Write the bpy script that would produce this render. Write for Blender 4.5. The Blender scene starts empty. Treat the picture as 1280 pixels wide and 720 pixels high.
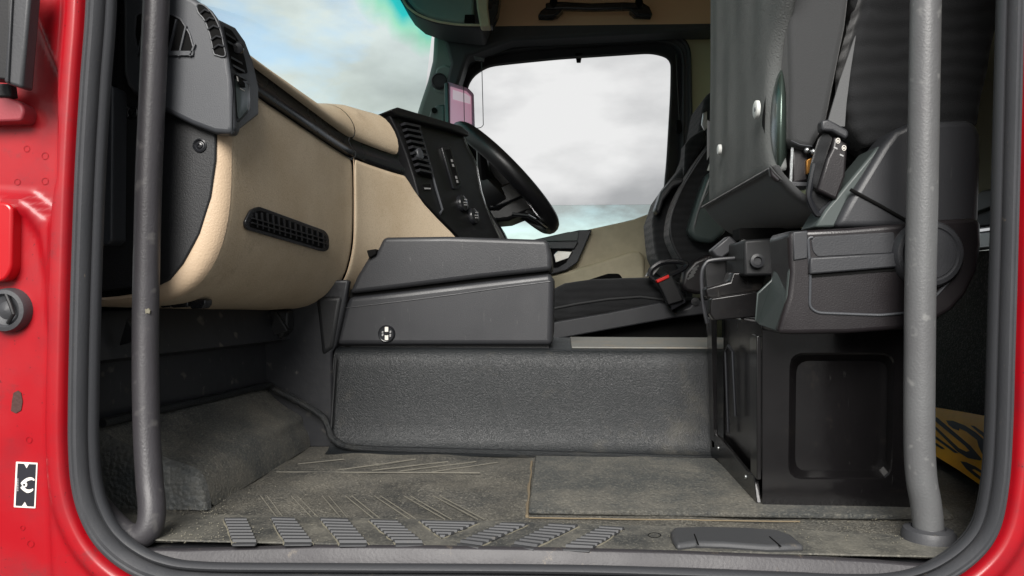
import bpy, bmesh, math, random
from mathutils import Vector as V
random.seed(4)
R = math.radians
sc = bpy.context.scene
col = sc.collection

# ------------------------------------------------------------ camera, sky, sun, exposure
TH = 3.6
F = 960.0
cam = bpy.data.objects.new('camera', bpy.data.cameras.new('camera'))
col.objects.link(cam)
cam.data.sensor_width = 36; cam.data.lens = 36*F/1280
cam.data.clip_start = 0.02; cam.data.clip_end = 3000
cam.rotation_euler = (R(90), 0, R(TH))
sc.camera = cam

SUN_EL, SUN_AZ = 34, 184          # azimuth of the direction the light comes from, clockwise from +Y
w = bpy.data.worlds.new('World'); sc.world = w; w.use_nodes = True
nt = w.node_tree; N = nt.nodes; L = nt.links
N.clear()
wo = N.new('ShaderNodeOutputWorld'); bg = N.new('ShaderNodeBackground')
sky = N.new('ShaderNodeTexSky'); sky.sky_type = 'NISHITA'; sky.sun_disc = False
sky.sun_elevation = R(SUN_EL); sky.sun_rotation = R(SUN_AZ)
tc = N.new('ShaderNodeTexCoord')
mp = N.new('ShaderNodeMapping'); mp.inputs['Scale'].default_value = (1.0, 1.0, 2.2)
mp.inputs['Location'].default_value = (8.7, 4.3, 2.6)
n1 = N.new('ShaderNodeTexNoise'); n1.inputs['Scale'].default_value = 2.6; n1.inputs['Detail'].default_value = 9; n1.inputs['Roughness'].default_value = .56
n2 = N.new('ShaderNodeTexNoise'); n2.inputs['Scale'].default_value = 3.4; n2.inputs['Detail'].default_value = 6
cov = N.new('ShaderNodeMapRange'); cov.inputs[1].default_value = .36; cov.inputs[2].default_value = .46; cov.inputs[3].default_value = .42
shade = N.new('ShaderNodeValToRGB')
shade.color_ramp.elements[0].position = .40; shade.color_ramp.elements[0].color = (1.8, 1.84, 1.88, 1)
shade.color_ramp.elements[1].position = .63; shade.color_ramp.elements[1].color = (3.75, 3.75, 3.75, 1)
mix = N.new('ShaderNodeMix'); mix.data_type = 'RGBA'
L.new(tc.outputs['Generated'], mp.inputs[0]); L.new(mp.outputs[0], n1.inputs[0]); L.new(mp.outputs[0], n2.inputs[0])
L.new(n1.outputs[0], cov.inputs[0]); L.new(n2.outputs[0], shade.inputs[0])
L.new(cov.outputs[0], mix.inputs[0]); L.new(sky.outputs[0], mix.inputs[6]); L.new(shade.outputs[0], mix.inputs[7])
L.new(mix.outputs[2], bg.inputs[0]); bg.inputs[1].default_value = 0.085
L.new(bg.outputs[0], wo.inputs[0])

sun = bpy.data.objects.new('sun', bpy.data.lights.new('sun', 'SUN')); col.objects.link(sun)
sun.data.energy = 2.4; sun.data.angle = R(35); sun.data.color = (1, .965, .92)
sdir = V((math.sin(R(SUN_AZ))*math.cos(R(SUN_EL)), math.cos(R(SUN_AZ))*math.cos(R(SUN_EL)), math.sin(R(SUN_EL))))
sun.rotation_euler = sdir.to_track_quat('Z', 'Y').to_euler()
vs = sc.view_settings
vs.view_transform = 'Standard'; vs.look = 'None'; vs.gamma = 1; vs.use_curve_mapping = False
vs.exposure = 1.4
sc.render.engine = 'CYCLES'
sc.cycles.max_bounces = 8; sc.cycles.transparent_max_bounces = 12

# ------------------------------------------------------------ measuring helpers (photo pixel -> place at a real depth)
ct, st = math.cos(R(TH)), math.sin(R(TH))
RT, FW = V((ct, st, 0)), V((-st, ct, 0))
def ray(px, py): return RT*((px-640)/F) + FW + V((0, 0, (360-py)/F))
def at(px, py, Y):
    d = ray(px, py); return d*(Y/d.y)
def atz(px, py, z):
    d = ray(px, py); return d*(z/d.z)
def atx(px, py, X):
    d = ray(px, py); return d*(X/d.x)
def onpl(px, py, P, n):
    d = ray(px, py); return d*(P.dot(n)/d.dot(n))

# ------------------------------------------------------------ materials
def rgb(r, g, b):
    f = lambda c: ((c/255+.055)/1.055)**2.4 if c > 10 else c/255/12.92
    return (f(r), f(g), f(b), 1)
MATS = {}
def mat(name, color, rough=.5, metal=0, grain=0, gscale=400, gkind='noise', blotch=None, bl_scale=8, bl_amt=.5,
        bl_lo=.45, bl_hi=.7, scratch=0, coat=0, spec=.5, rvar=0, stretch=None, dust=None, dust_scale=14, dust_lo=.5, dust_hi=.75, sheen=0, wave=None, speck=None):
    m = bpy.data.materials.new(name); m.use_nodes = True; MATS[name] = m
    n = m.node_tree.nodes; l = m.node_tree.links
    p = n['Principled BSDF']
    p.inputs['Base Color'].default_value = color if len(color) == 4 else (*color, 1)
    p.inputs['Roughness'].default_value = rough; p.inputs['Metallic'].default_value = metal
    p.inputs['Specular IOR Level'].default_value = spec
    if coat: p.inputs['Coat Weight'].default_value = coat; p.inputs['Coat Roughness'].default_value = .08
    if sheen: p.inputs['Sheen Weight'].default_value = sheen; p.inputs['Sheen Roughness'].default_value = .4
    t = n.new('ShaderNodeTexCoord')
    src = t.outputs['Object']
    if stretch:
        q = n.new('ShaderNodeMapping'); q.inputs['Scale'].default_value = stretch
        l.new(src, q.inputs[0]); ssrc = q.outputs[0]
    else: ssrc = src
    cur = None
    def mixin(fac, c2):
        nonlocal cur
        x = n.new('ShaderNodeMix'); x.data_type = 'RGBA'
        if cur is None: x.inputs[6].default_value = p.inputs['Base Color'].default_value[:]
        else: l.new(cur, x.inputs[6])
        x.inputs[7].default_value = c2; l.new(fac, x.inputs[0]); cur = x.outputs[2]
    def ranged(o, lo, hi, amt):
        r = n.new('ShaderNodeMapRange'); r.inputs[1].default_value = lo; r.inputs[2].default_value = hi
        r.inputs[4].default_value = amt; l.new(o, r.inputs[0]); return r.outputs[0]
    if blotch:
        z = n.new('ShaderNodeTexNoise'); z.inputs['Scale'].default_value = bl_scale; z.inputs['Detail'].default_value = 7; z.inputs['Roughness'].default_value = .65
        l.new(ssrc, z.inputs[0]); mixin(ranged(z.outputs[0], bl_lo, bl_hi, bl_amt), blotch)
    dfac = None
    if dust:
        z = n.new('ShaderNodeTexNoise'); z.inputs['Scale'].default_value = dust_scale; z.inputs['Detail'].default_value = 10; z.inputs['Roughness'].default_value = .75
        l.new(src, z.inputs[0]); dfac = ranged(z.outputs[0], dust_lo, dust_hi, .8); mixin(dfac, dust)
    if speck:
        z = n.new('ShaderNodeTexNoise'); z.inputs['Scale'].default_value = speck[1]; z.inputs['Detail'].default_value = 2
        l.new(src, z.inputs[0]); mixin(ranged(z.outputs[0], speck[2], speck[3], speck[4]), speck[0])
    if scratch:
        q = n.new('ShaderNodeMapping'); q.inputs['Scale'].default_value = (90, 90, 9); q.inputs['Rotation'].default_value = (.5, .4, .3)
        l.new(src, q.inputs[0])
        z = n.new('ShaderNodeTexNoise'); z.inputs['Scale'].default_value = 3; z.inputs['Detail'].default_value = 3; z.inputs['Distortion'].default_value = .4
        l.new(q.outputs[0], z.inputs[0]); mixin(ranged(z.outputs[0], .70, .80, scratch*.5), (.22, .22, .21, 1))
    if cur: l.new(cur, p.inputs['Base Color'])
    if rvar:
        z = n.new('ShaderNodeTexNoise'); z.inputs['Scale'].default_value = 11; z.inputs['Detail'].default_value = 8
        l.new(src, z.inputs[0])
        r = n.new('ShaderNodeMapRange'); r.inputs[1].default_value = .3; r.inputs[2].default_value = .7
        r.inputs[3].default_value = rough-rvar; r.inputs[4].default_value = rough+rvar
        l.new(z.outputs[0], r.inputs[0]); l.new(r.outputs[0], p.inputs['Roughness'])
    prev = None
    if wave:
        q = n.new('ShaderNodeTexWave'); q.bands_direction = wave[0]; q.inputs['Scale'].default_value = wave[1]; q.inputs['Distortion'].default_value = wave[3]; q.inputs['Detail'].default_value = 2
        l.new(src, q.inputs[0]); b = n.new('ShaderNodeBump'); b.inputs['Distance'].default_value = wave[2]; l.new(q.outputs['Fac'], b.inputs['Height']); prev = b.outputs[0]
    if grain:
        b = n.new('ShaderNodeBump'); b.inputs['Distance'].default_value = grain*(.6 if gkind == 'pebble' else .5); b.inputs['Strength'].default_value = 1
        if gkind == 'pebble':
            z = n.new('ShaderNodeTexVoronoi'); z.feature = 'SMOOTH_F1'; z.inputs['Scale'].default_value = gscale; z.inputs['Smoothness'].default_value = .5
            wz = n.new('ShaderNodeTexNoise'); wz.inputs['Scale'].default_value = gscale*.6
            ad = n.new('ShaderNodeVectorMath'); ad.operation = 'MULTIPLY_ADD'; ad.inputs[1].default_value = (.004,)*3
            l.new(wz.outputs['Color'], ad.inputs[0]); l.new(src, ad.inputs[2]); l.new(ad.outputs[0], z.inputs['Vector'])
            b.invert = True; l.new(z.outputs['Distance'], b.inputs['Height'])
        else:
            z = n.new('ShaderNodeTexNoise'); z.inputs['Scale'].default_value = gscale; z.inputs['Detail'].default_value = 3
            l.new(src, z.inputs[0]); l.new(z.outputs[0], b.inputs['Height'])
        if prev: l.new(prev, b.inputs['Normal'])
        prev = b.outputs[0]
    if prev: l.new(prev, p.inputs['Normal'])
    return m

DUST = rgb(128, 116, 98)
mat('red_paint', rgb(158, 4, 20), .42, speck=(rgb(60, 14, 18), 190, .70, .76, .7), grain=.0002, gscale=60, coat=.15, blotch=rgb(130, 24, 34), bl_scale=9, bl_amt=.9, bl_lo=.46, bl_hi=.70,
    dust=rgb(84, 44, 46), dust_scale=26, dust_lo=.58, dust_hi=.76, rvar=.12)
mat('red_plate', rgb(176, 2, 16), .3, coat=.4)
mat('red_faded', rgb(150, 60, 68), .5, grain=.0003)
mat('rubber_seal', rgb(58, 59, 62), .55, grain=.0004, gscale=350, rvar=.08, blotch=rgb(78, 78, 80), bl_scale=20, bl_amt=.5, stretch=(1, 1, .2), dust=DUST, dust_scale=60, dust_lo=.64, dust_hi=.72)
mat('rubber_lip', rgb(50, 51, 54), .5, grain=.0003, gscale=300)
mat('rubber_black', rgb(22, 22, 24), .6, grain=.0003)
mat('handle_dark', rgb(52, 50, 53), .46, speck=(rgb(96, 94, 92), 50, .64, .74, .5), grain=.0006, gscale=420, blotch=rgb(66, 65, 68), bl_scale=9, rvar=.06, dust=rgb(140, 134, 124), dust_scale=45, dust_lo=.70, dust_hi=.76)
mat('handle_lit', rgb(92, 93, 94), .46, grain=.0007, gscale=420, speck=(rgb(140, 140, 138), 60, .64, .72, .4), blotch=rgb(66, 62, 65), bl_scale=4, rvar=.06)  # same charcoal rubber as the left bar, with the light on it painted in
mat('black_panel', rgb(26, 27, 29), .5, grain=.0006, gscale=700, blotch=rgb(36, 37, 39), bl_scale=6, scratch=.25)
mat('black_firewall', rgb(42, 43, 46), .42, grain=.0008, gscale=90, scratch=1, speck=(rgb(120, 116, 106), 40, .66, .74, .5), dust=rgb(90, 84, 74), dust_scale=22, dust_lo=.62, dust_hi=.8, rvar=.12)
mat('grey_plastic', rgb(62, 64, 68), .45, grain=.0004, gscale=900, blotch=rgb(70, 72, 75), bl_scale=7)
mat('console_plastic', rgb(42, 43, 46), .42, grain=.0005, gscale=800, blotch=rgb(60, 60, 62), bl_scale=6, bl_amt=.5, stretch=(1, 1, .25), scratch=.8, rvar=.08)
mat('vent_black', rgb(10, 10, 10), .8, spec=.15)  # plates of this black stand in for the shade inside vents and recesses
mat('vent_slat', rgb(40, 41, 44), .35)
mat('trim_black', rgb(30, 31, 34), .25, rvar=.05)
mat('gloss_black', rgb(18, 17, 18), .20, grain=.0006, gscale=30, scratch=.3, dust=rgb(60, 54, 48), dust_scale=12, dust_lo=.55, dust_hi=.85, rvar=.08)
mat('panel_black', rgb(20, 20, 22), .38, grain=.0002, gscale=900)
mat('beige', rgb(200, 183, 158), .52, speck=(rgb(150, 130, 104), 500, .50, .66, .35), grain=.0010, gscale=420, blotch=rgb(178, 158, 130), bl_scale=7, bl_amt=.75, bl_lo=.42, bl_hi=.72,
    dust=rgb(128, 110, 88), dust_scale=9, dust_lo=.60, dust_hi=.80, rvar=.06)
mat('beige_rim', rgb(190, 167, 140), .5, grain=.0010, gscale=420)
mat('beige_roof', rgb(226, 190, 154), .8, grain=.0006, gscale=600)
mat('beige_door', rgb(204, 194, 166), .6, grain=.0004, gscale=300, blotch=rgb(168, 158, 130), bl_scale=7, bl_amt=.6)
mat('beige_wall', rgb(200, 198, 164), .7, grain=.0004, gscale=300)
mat('mat_rubber', rgb(62, 63, 62), .5, speck=(rgb(164, 159, 146), 300, .52, .70, .38), grain=.0026, gscale=300, gkind='pebble', dust=rgb(136, 131, 119), dust_scale=7, dust_lo=.38, dust_hi=.80, blotch=rgb(40, 42, 42), bl_scale=11, bl_amt=.9, rvar=.1)
mat('mat_smooth', rgb(58, 59, 58), .5, speck=(rgb(150, 146, 134), 380, .54, .70, .35), grain=.0012, gscale=200, dust=rgb(146, 142, 130), dust_scale=9, dust_lo=.40, dust_hi=.80, rvar=.1)
mat('mat_panel', rgb(72, 74, 73), .5, speck=(rgb(156, 152, 140), 320, .50, .70, .35), grain=.0024, gscale=300, gkind='pebble', dust=rgb(140, 134, 121), dust_scale=6, dust_lo=.45, dust_hi=.85, rvar=.08)
mat('mat_rib', rgb(58, 59, 61), .6, grain=.0004, dust=DUST, dust_scale=30, dust_lo=.6, dust_hi=.85)
mat('mat_line', rgb(112, 108, 94), .8, grain=.001, gscale=200)
mat('mat_bead_rubber', rgb(104, 101, 92), .8, grain=.001, gscale=200, blotch=rgb(70, 70, 66), bl_scale=40)
mat('dirt_line', rgb(112, 100, 80), .95, grain=.001, gscale=200)
mat('foot_pebble', rgb(80, 83, 83), .34, grain=.003, gscale=190, gkind='pebble', dust=rgb(124, 118, 104), dust_scale=9, dust_lo=.42, dust_hi=.85, rvar=.06)
mat('tunnel_leather', rgb(27, 30, 32), .42, grain=.0012, gscale=430, gkind='pebble', blotch=rgb(24, 26, 28), bl_scale=4, bl_amt=.9, stretch=(1, 1, .3), dust=rgb(92, 88, 78), dust_scale=6, dust_lo=.55, dust_hi=.9, rvar=.06)  # dark upright blotches paint a shadow undulation into the leather
mat('tunnel_top', rgb(104, 104, 100), .6, grain=.002, gscale=200, dust=DUST)
mat('sill_plastic', rgb(50, 48, 51), .5, grain=.0006, gscale=300, blotch=rgb(42, 41, 43), bl_scale=9, rvar=.06, dust=DUST, dust_scale=40, dust_lo=.6, dust_hi=.75)
mat('fabric_grey', rgb(108, 110, 109), 1.0, grain=.003, gscale=500, spec=.2, wave=('Y', 3.2, .003, 1.5), blotch=rgb(86, 88, 88), bl_scale=9)
mat('fabric_flap', rgb(50, 51, 52), .85, grain=.0012, gscale=900, sheen=.2)
mat('fabric_black', rgb(24, 25, 27), .95, grain=.0015, gscale=700, sheen=.2, wave=('Z', 14, .0016, 3), blotch=rgb(38, 39, 41), bl_scale=16, dust=rgb(70, 70, 70), dust_scale=200, dust_lo=.68, dust_hi=.74)
mat('seat_plastic', rgb(48, 49, 52), .42, grain=.0004, gscale=600, scratch=.3, rvar=.06)
mat('seat_plastic_dark', rgb(28, 25, 27), .35, grain=.0004, gscale=600, scratch=.3, blotch=rgb(44, 40, 42), bl_scale=8, rvar=.08)
mat('green_plastic', rgb(66, 73, 72), .35, scratch=.5, rvar=.06)
mat('driver_plastic', rgb(64, 74, 73), .32, rvar=.05)
mat('webbing', rgb(84, 85, 86), .7, grain=.0006, gscale=700)
mat('steel', rgb(168, 170, 170), .3, metal=1, grain=.0004)
mat('brass', rgb(180, 130, 70), .35, metal=1)
mat('shell_metal', rgb(74, 86, 80), .22, metal=.6, grain=.002, gscale=14, rvar=.1)
mat('chrome', rgb(210, 212, 214), .15, metal=1)
mat('white_print', rgb(226, 222, 214), .5)
mat('grey_print', rgb(150, 150, 150), .5)
mat('white_button', rgb(206, 208, 204), .45)
mat('screen_pink', rgb(206, 150, 172), .25)
MATS['screen_pink'].node_tree.nodes['Principled BSDF'].inputs['Emission Color'].default_value = rgb(206, 150, 172); MATS['screen_pink'].node_tree.nodes['Principled BSDF'].inputs['Emission Strength'].default_value = .16
mat('screen_bezel', rgb(190, 140, 166), .3)
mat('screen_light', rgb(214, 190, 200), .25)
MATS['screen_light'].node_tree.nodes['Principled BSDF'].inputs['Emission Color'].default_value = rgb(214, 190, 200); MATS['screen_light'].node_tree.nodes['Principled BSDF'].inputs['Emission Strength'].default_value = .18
mat('pillar', rgb(130, 150, 144), .6, grain=.0004)
mat('pillar_dark', rgb(66, 69, 73), .6, grain=.0004)
mat('frame_dark', rgb(62, 63, 67), .5)
mat('carpet', rgb(64, 65, 62), .95, grain=.004, gscale=420, blotch=rgb(104, 104, 98), bl_scale=260, bl_amt=.8, bl_lo=.5, bl_hi=.62)
mat('plate_yellow', rgb(254, 186, 8), .35, blotch=rgb(210, 142, 14), bl_scale=14)
mat('plate_black', rgb(20, 18, 16), .45)
mat('sticker_black', rgb(42, 42, 48), .35)
mat('buckle_red', rgb(210, 30, 24), .4)
mat('ground_asphalt', (.06, .06, .06), .9, grain=.01, gscale=60)
mat('rust', rgb(70, 44, 40), .8, grain=.002, gscale=300)

def glass(name, build):
    m = bpy.data.materials.new(name); m.use_nodes = True; MATS[name] = m
    n = m.node_tree.nodes; l = m.node_tree.links; n.clear()
    o = n.new('ShaderNodeOutputMaterial'); t = n.new('ShaderNodeBsdfTransparent'); g = n.new('ShaderNodeBsdfGlossy')
    g.inputs['Roughness'].default_value = .02; mx = n.new('ShaderNodeMixShader'); f = n.new('ShaderNodeFresnel'); f.inputs[0].default_value = 1.06
    l.new(f.outputs[0], mx.inputs[0]); l.new(t.outputs[0], mx.inputs[1]); l.new(g.outputs[0], mx.inputs[2]); l.new(mx.outputs[0], o.inputs[0])
    build(n, l, t)
glass('glass_teal', lambda n, l, t: setattr(t.inputs[0], 'default_value', (.90, .955, .94, 1)))
def ws(n, l, t):
    # laminated glass: clear below, a cyan sun band along its top edge
    tcn = n.new('ShaderNodeTexCoord'); s = n.new('ShaderNodeSeparateXYZ'); l.new(tcn.outputs['Object'], s.inputs[0])
    z = n.new('ShaderNodeTexNoise'); z.inputs['Scale'].default_value = 5; l.new(tcn.outputs['Object'], z.inputs[0])
    a = n.new('ShaderNodeMath'); a.operation = 'MULTIPLY_ADD'; a.inputs[1].default_value = .11
    l.new(z.outputs[0], a.inputs[0]); l.new(s.outputs[2], a.inputs[2])
    r = n.new('ShaderNodeValToRGB'); e = r.color_ramp.elements
    mr = n.new('ShaderNodeMapRange'); mr.inputs[1].default_value = .70; mr.inputs[2].default_value = 1.14
    l.new(a.outputs[0], mr.inputs[0]); l.new(mr.outputs[0], r.inputs[0])
    e[0].position = 0; e[0].color = (.86, .97, .91, 1)
    e[1].position = 1; e[1].color = (.02, .50, .56, 1)
    q = e.new(.50); q.color = (.86, .97, .95, 1)
    q = e.new(.64); q.color = (.45, .95, .70, 1)
    q = e.new(.76); q.color = (.04, .72, .70, 1)
    l.new(r.outputs[0], t.inputs[0])
glass('glass_windscreen', ws)

# ------------------------------------------------------------ building helpers
def base_of(parent):
    b = V((0, 0, 0)); o = parent
    while o: b += o.location; o = o.parent
    return b
def mesh(name, vs_, fs, m, parent=None, bevel=0, seg=2, solid=0, sub=0, sharp=35, smooth=True, label=None, soff=-1, org=None):
    me = bpy.data.meshes.new(name)
    o = bpy.data.objects.new(name, me); col.objects.link(o)
    b = base_of(parent)
    if parent is None:
        b = org if org is not None else V((sum(v[0] for v in vs_)/len(vs_), sum(v[1] for v in vs_)/len(vs_), min(v[2] for v in vs_)))
        o.location = b
    me.from_pydata([tuple(V(v)-b) for v in vs_], [], fs); me.validate()
    bm = bmesh.new(); bm.from_mesh(me); bmesh.ops.recalc_face_normals(bm, faces=bm.faces); bm.to_mesh(me); bm.free()
    if smooth:
        me.polygons.foreach_set('use_smooth', [True]*len(me.polygons)); me.set_sharp_from_angle(angle=R(sharp))
    me.materials.append(MATS[m])
    if parent: o.parent = parent
    if solid:
        q = o.modifiers.new('s', 'SOLIDIFY'); q.thickness = solid; q.offset = soff
    if bevel:
        q = o.modifiers.new('b', 'BEVEL'); q.width = bevel; q.segments = seg; q.limit_method = 'ANGLE'; q.angle_limit = R(38); q.harden_normals = False
    if sub:
        q = o.modifiers.new('u', 'SUBSURF'); q.levels = sub; q.render_levels = sub
    if label: o['label'] = label
    return o
def tag(o, label, cat, group=None, kind=None):
    o['label'] = label; o['category'] = cat
    if group: o['group'] = group
    if kind: o['kind'] = kind
    return o
def thing(name, loc, label, cat, group=None):
    o = bpy.data.objects.new(name, None); col.objects.link(o); o.location = V(loc); o.empty_display_size = .05
    return tag(o, label, cat, group)
def struct(o, label=None):
    o['kind'] = 'structure'
    if label: o['label'] = label
    return o
def prism(pts, d):
    n = len(pts); vs_ = [V(p) for p in pts]+[V(p)+V(d) for p in pts]
    fs = [list(range(n)), list(range(2*n-1, n-1, -1))]+[[i, (i+1) % n, n+(i+1) % n, n+i] for i in range(n)]
    return vs_, fs
def curve2(pts, k=6, closed=True):
    """Catmull-Rom through 2D or 3D points"""
    n = len(pts); out = []
    P = [V(p) for p in pts]
    for i in range(n if closed else n-1):
        a, b, c, d = (P[(i-1) % n] if closed or i > 0 else P[0]), P[i], P[(i+1) % n], (P[(i+2) % n] if closed or i+2 < n else P[-1])
        for j in range(k):
            t = j/k
            out.append(.5*((2*b)+(c-a)*t+(2*a-5*b+4*c-d)*t*t+(3*b-a-3*c+d)*t**3))
    if not closed: out.append(P[-1])
    return out
def rounded(pts, r=6, k=4):
    """round the corners of a 2D polygon"""
    n = len(pts); out = []
    for i in range(n):
        a, b, c = V(pts[i-1]), V(pts[i]), V(pts[(i+1) % n])
        u = (a-b); w_ = (c-b); ru = min(r, u.length*.45); rw = min(r, w_.length*.45)
        p, q = b+u.normalized()*ru, b+w_.normalized()*rw
        for j in range(k+1):
            t = j/k; out.append((1-t)**2*p+2*t*(1-t)*b+t*t*q)
    return out
def slab(name, px, Y, depth, m, parent=None, rnd=0, smoothcurve=0, **kw):
    px = [V(p) for p in px]
    if smoothcurve: px = curve2(px, smoothcurve)
    if rnd: px = rounded(px, rnd)
    pts = [at(p[0], p[1], Y) for p in px]
    v, f = prism(pts, (0, depth, 0)); return mesh(name, v, f, m, parent, **kw)
def box(name, a, b, m, parent=None, **kw):
    x0, y0, z0 = a; x1, y1, z1 = b
    v, f = prism([(x0, y0, z0), (x1, y0, z0), (x1, y0, z1), (x0, y0, z1)], (0, y1-y0, 0)); return mesh(name, v, f, m, parent, **kw)
def tube_data(path, r, n=12, closed=False, flat=None):
    path = [V(p) for p in path]; vs_ = []; fs = []; m = len(path); up = None
    for i, p in enumerate(path):
        if closed: t = (path[(i+1) % m]-path[i-1]).normalized()
        else: t = (path[min(i+1, m-1)]-path[max(i-1, 0)]).normalized()
        if up is None: up = t.orthogonal().normalized()
        up = (up-t*up.dot(t)).normalized(); s = t.cross(up)
        rr = r[i] if isinstance(r, (list, tuple)) else r
        for j in range(n):
            a = 2*math.pi*j/n; vs_.append(p+up*math.cos(a)*rr+s*math.sin(a)*rr)
    for i in range(m if closed else m-1):
        for j in range(n):
            fs.append([i*n+j, i*n+(j+1) % n, ((i+1) % m)*n+(j+1) % n, ((i+1) % m)*n+j])
    if not closed: fs += [list(range(n)), list(range((m-1)*n, m*n))]
    return vs_, fs
def tube(name, path, r, m, parent=None, n=12, closed=False, **kw):
    v, f = tube_data(path, r, n, closed); return mesh(name, v, f, m, parent, **kw)
def grid(name, rows, m, parent=None, closed_v=False, **kw):
    nr, nc = len(rows), len(rows[0]); vs_ = [p for r_ in rows for p in r_]
    fs = [[i*nc+j, i*nc+(j+1) % nc, (i+1)*nc+(j+1) % nc, (i+1)*nc+j] for i in range(nr-1) for j in range(nc if closed_v else nc-1)]
    return mesh(name, vs_, fs, m, parent, **kw)
def lerp(a, b, t): return a+(b-a)*t
def interp(x, xs, ys):
    if x <= xs[0]: return ys[0]
    for i in range(len(xs)-1):
        if x <= xs[i+1]:
            t = (x-xs[i])/(xs[i+1]-xs[i]); return ys[i]+(ys[i+1]-ys[i])*t
    return ys[-1]
def sinterp(x, xs, ys):
    """smooth cubic interpolation of a table"""
    n = len(xs)
    if x <= xs[0]: return ys[0]
    if x >= xs[-1]: return ys[-1]
    for i in range(n-1):
        if x <= xs[i+1]:
            h = xs[i+1]-xs[i]; t = (x-xs[i])/h
            def sl(k):
                if k == 0: return (ys[1]-ys[0])/(xs[1]-xs[0])
                if k == n-1: return (ys[-1]-ys[-2])/(xs[-1]-xs[-2])
                return (ys[k+1]-ys[k-1])/(xs[k+1]-xs[k-1])
            m0, m1 = sl(i)*h, sl(i+1)*h
            return (2*t**3-3*t*t+1)*ys[i]+(t**3-2*t*t+t)*m0+(-2*t**3+3*t*t)*ys[i+1]+(t**3-t*t)*m1
def lathe(name, c, axis, prof, m, parent=None, n=28, **kw):
    """prof: (radius, distance along axis)"""
    axis = V(axis).normalized(); a = axis.orthogonal().normalized(); b = axis.cross(a)
    rows = [[V(c)+axis*h+(a*math.cos(2*math.pi*j/n)+b*math.sin(2*math.pi*j/n))*max(r_, 1e-5) for j in range(n)] for r_, h in prof]
    return grid(name, rows, m, parent, closed_v=True, **kw)
def smooth01(t): t = max(0, min(1, t)); return t*t*(3-2*t)
def radial(poly, c, ang):
    d = V((math.cos(ang), math.sin(ang))); best = None
    for i in range(len(poly)):
        a, b = V(poly[i-1][:2])-c, V(poly[i][:2])-c; e = b-a
        den = d.x*e.y-d.y*e.x
        if abs(den) < 1e-9: continue
        t = (a.x*e.y-a.y*e.x)/den; u = (a.x*d.y-a.y*d.x)/den
        if t > 0 and -1e-6 <= u <= 1+1e-6 and (best is None or t > best): best = t
    return c+d*(best or 0)
def ringpoly(inner, outer, c, n=120):
    """matching samples of two star-shaped outlines"""
    c = V(c)
    angs = [2*math.pi*i/n for i in range(n)]
    for p in outer:
        d = V(p[:2])-c; angs.append(math.atan2(d.y, d.x) % (2*math.pi))
    angs = sorted(set(round(a, 5) for a in angs))
    return [radial(inner, c, a) for a in angs], [radial(outer, c, a) for a in angs]

ZF = -.28      # cab floor
# ------------------------------------------------------------ ground outside, cab shell
g = mesh('ground', [(-400, -400, -1.5), (400, -400, -1.5), (400, 400, -1.5), (-400, 400, -1.5)], [[0, 1, 2, 3]], 'ground_asphalt', smooth=False); struct(g)
struct(box('cab_floor', (-.62, .818, ZF-.03), (.75, 3.05, ZF-.006), 'black_firewall'))
struct(box('cab_roof', (-.7, .80, 1.32), (.75, 3.12, 1.36), 'beige_roof'))
# rear wall: carpet below, trim above
rw = struct(box('rear_wall', (.62, .84, ZF), (.66, 3.12, .055), 'carpet'))
struct(box('rear_wall', (.625, .84, .13), (.66, 3.12, 1.32), 'beige_wall'))
# front wall of the foot well
def footx(Y): return -.08*max(0, (1.33-Y)/.355)
rows = []
for Y in (.864, 1.0, 1.15, 1.329, 1.34, 1.8, 2.9):
    rows.append([V((x+footx(Y), Y, z)) for x, z in ((-.52, -.30), (-.52, -.155), (-.522, -.10), (-.50, -.095), (-.478, -.09), (-.50, -.03), (-.60, .0))])
struct(mesh('side_return', *prism([V((x-.105 if x > -.7 else x-.1, .846, z)) for x, z in ((-.521, -.31), (-.523, -.102), (-.50, -.096), (-.479, -.09), (-.50, -.03), (-.56, -.024), (-.75, -.024), (-.75, -.31))], (0, .016, 0)), 'black_firewall'))
fw = struct(grid('front_wall', rows, 'black_firewall', solid=.01, sharp=25))
# far side: beige wall with the door opening
FR = rounded([(556, 175), (560, 120), (580, 68), (640, 51), (838, 39), (864, 52), (868, 250), (864, 450), (560, 450)], 22, 6)
OUT = [(545, -160), (905, -160), (905, 470), (545, 470)]
ctr = (700, 220)
inn, out = ringpoly(FR, OUT, ctr)
rows = [[at(p.x, p.y, 3.04) for p in inn], [at(p.x, p.y, 3.00) for p in inn], [at(p.x, p.y, 3.00) for p in out]]
struct(grid('side_wall', rows, 'beige_wall', closed_v=True, sharp=30))
# roof header above the door
struct(slab('roof_header', [(600, -170), (905, -170), (905, 31), (600, 34)], 2.84, .15, 'beige_roof', bevel=.006))
slab_h = slab('header_edge', [(600, 34.5), (905, 31.5), (905, 36), (600, 39)], 2.86, .12, 'pillar_dark'); struct(slab_h)
# front upper wall above the windscreen
def wsX(Y, top):
    s = (Y-1.9)/1.0
    return (-.60 if top else -.86)+(.115 if top else .27)*s*s
rows = [[V((wsX(.85+2.1*i/30, True), .85+2.1*i/30, 1.05)) for i in range(31)], [V((wsX(.85+2.1*i/30, True)+.03, .85+2.1*i/30, 1.34)) for i in range(31)]]
struct(grid('front_header', rows, 'beige_roof', solid=.02))

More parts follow.
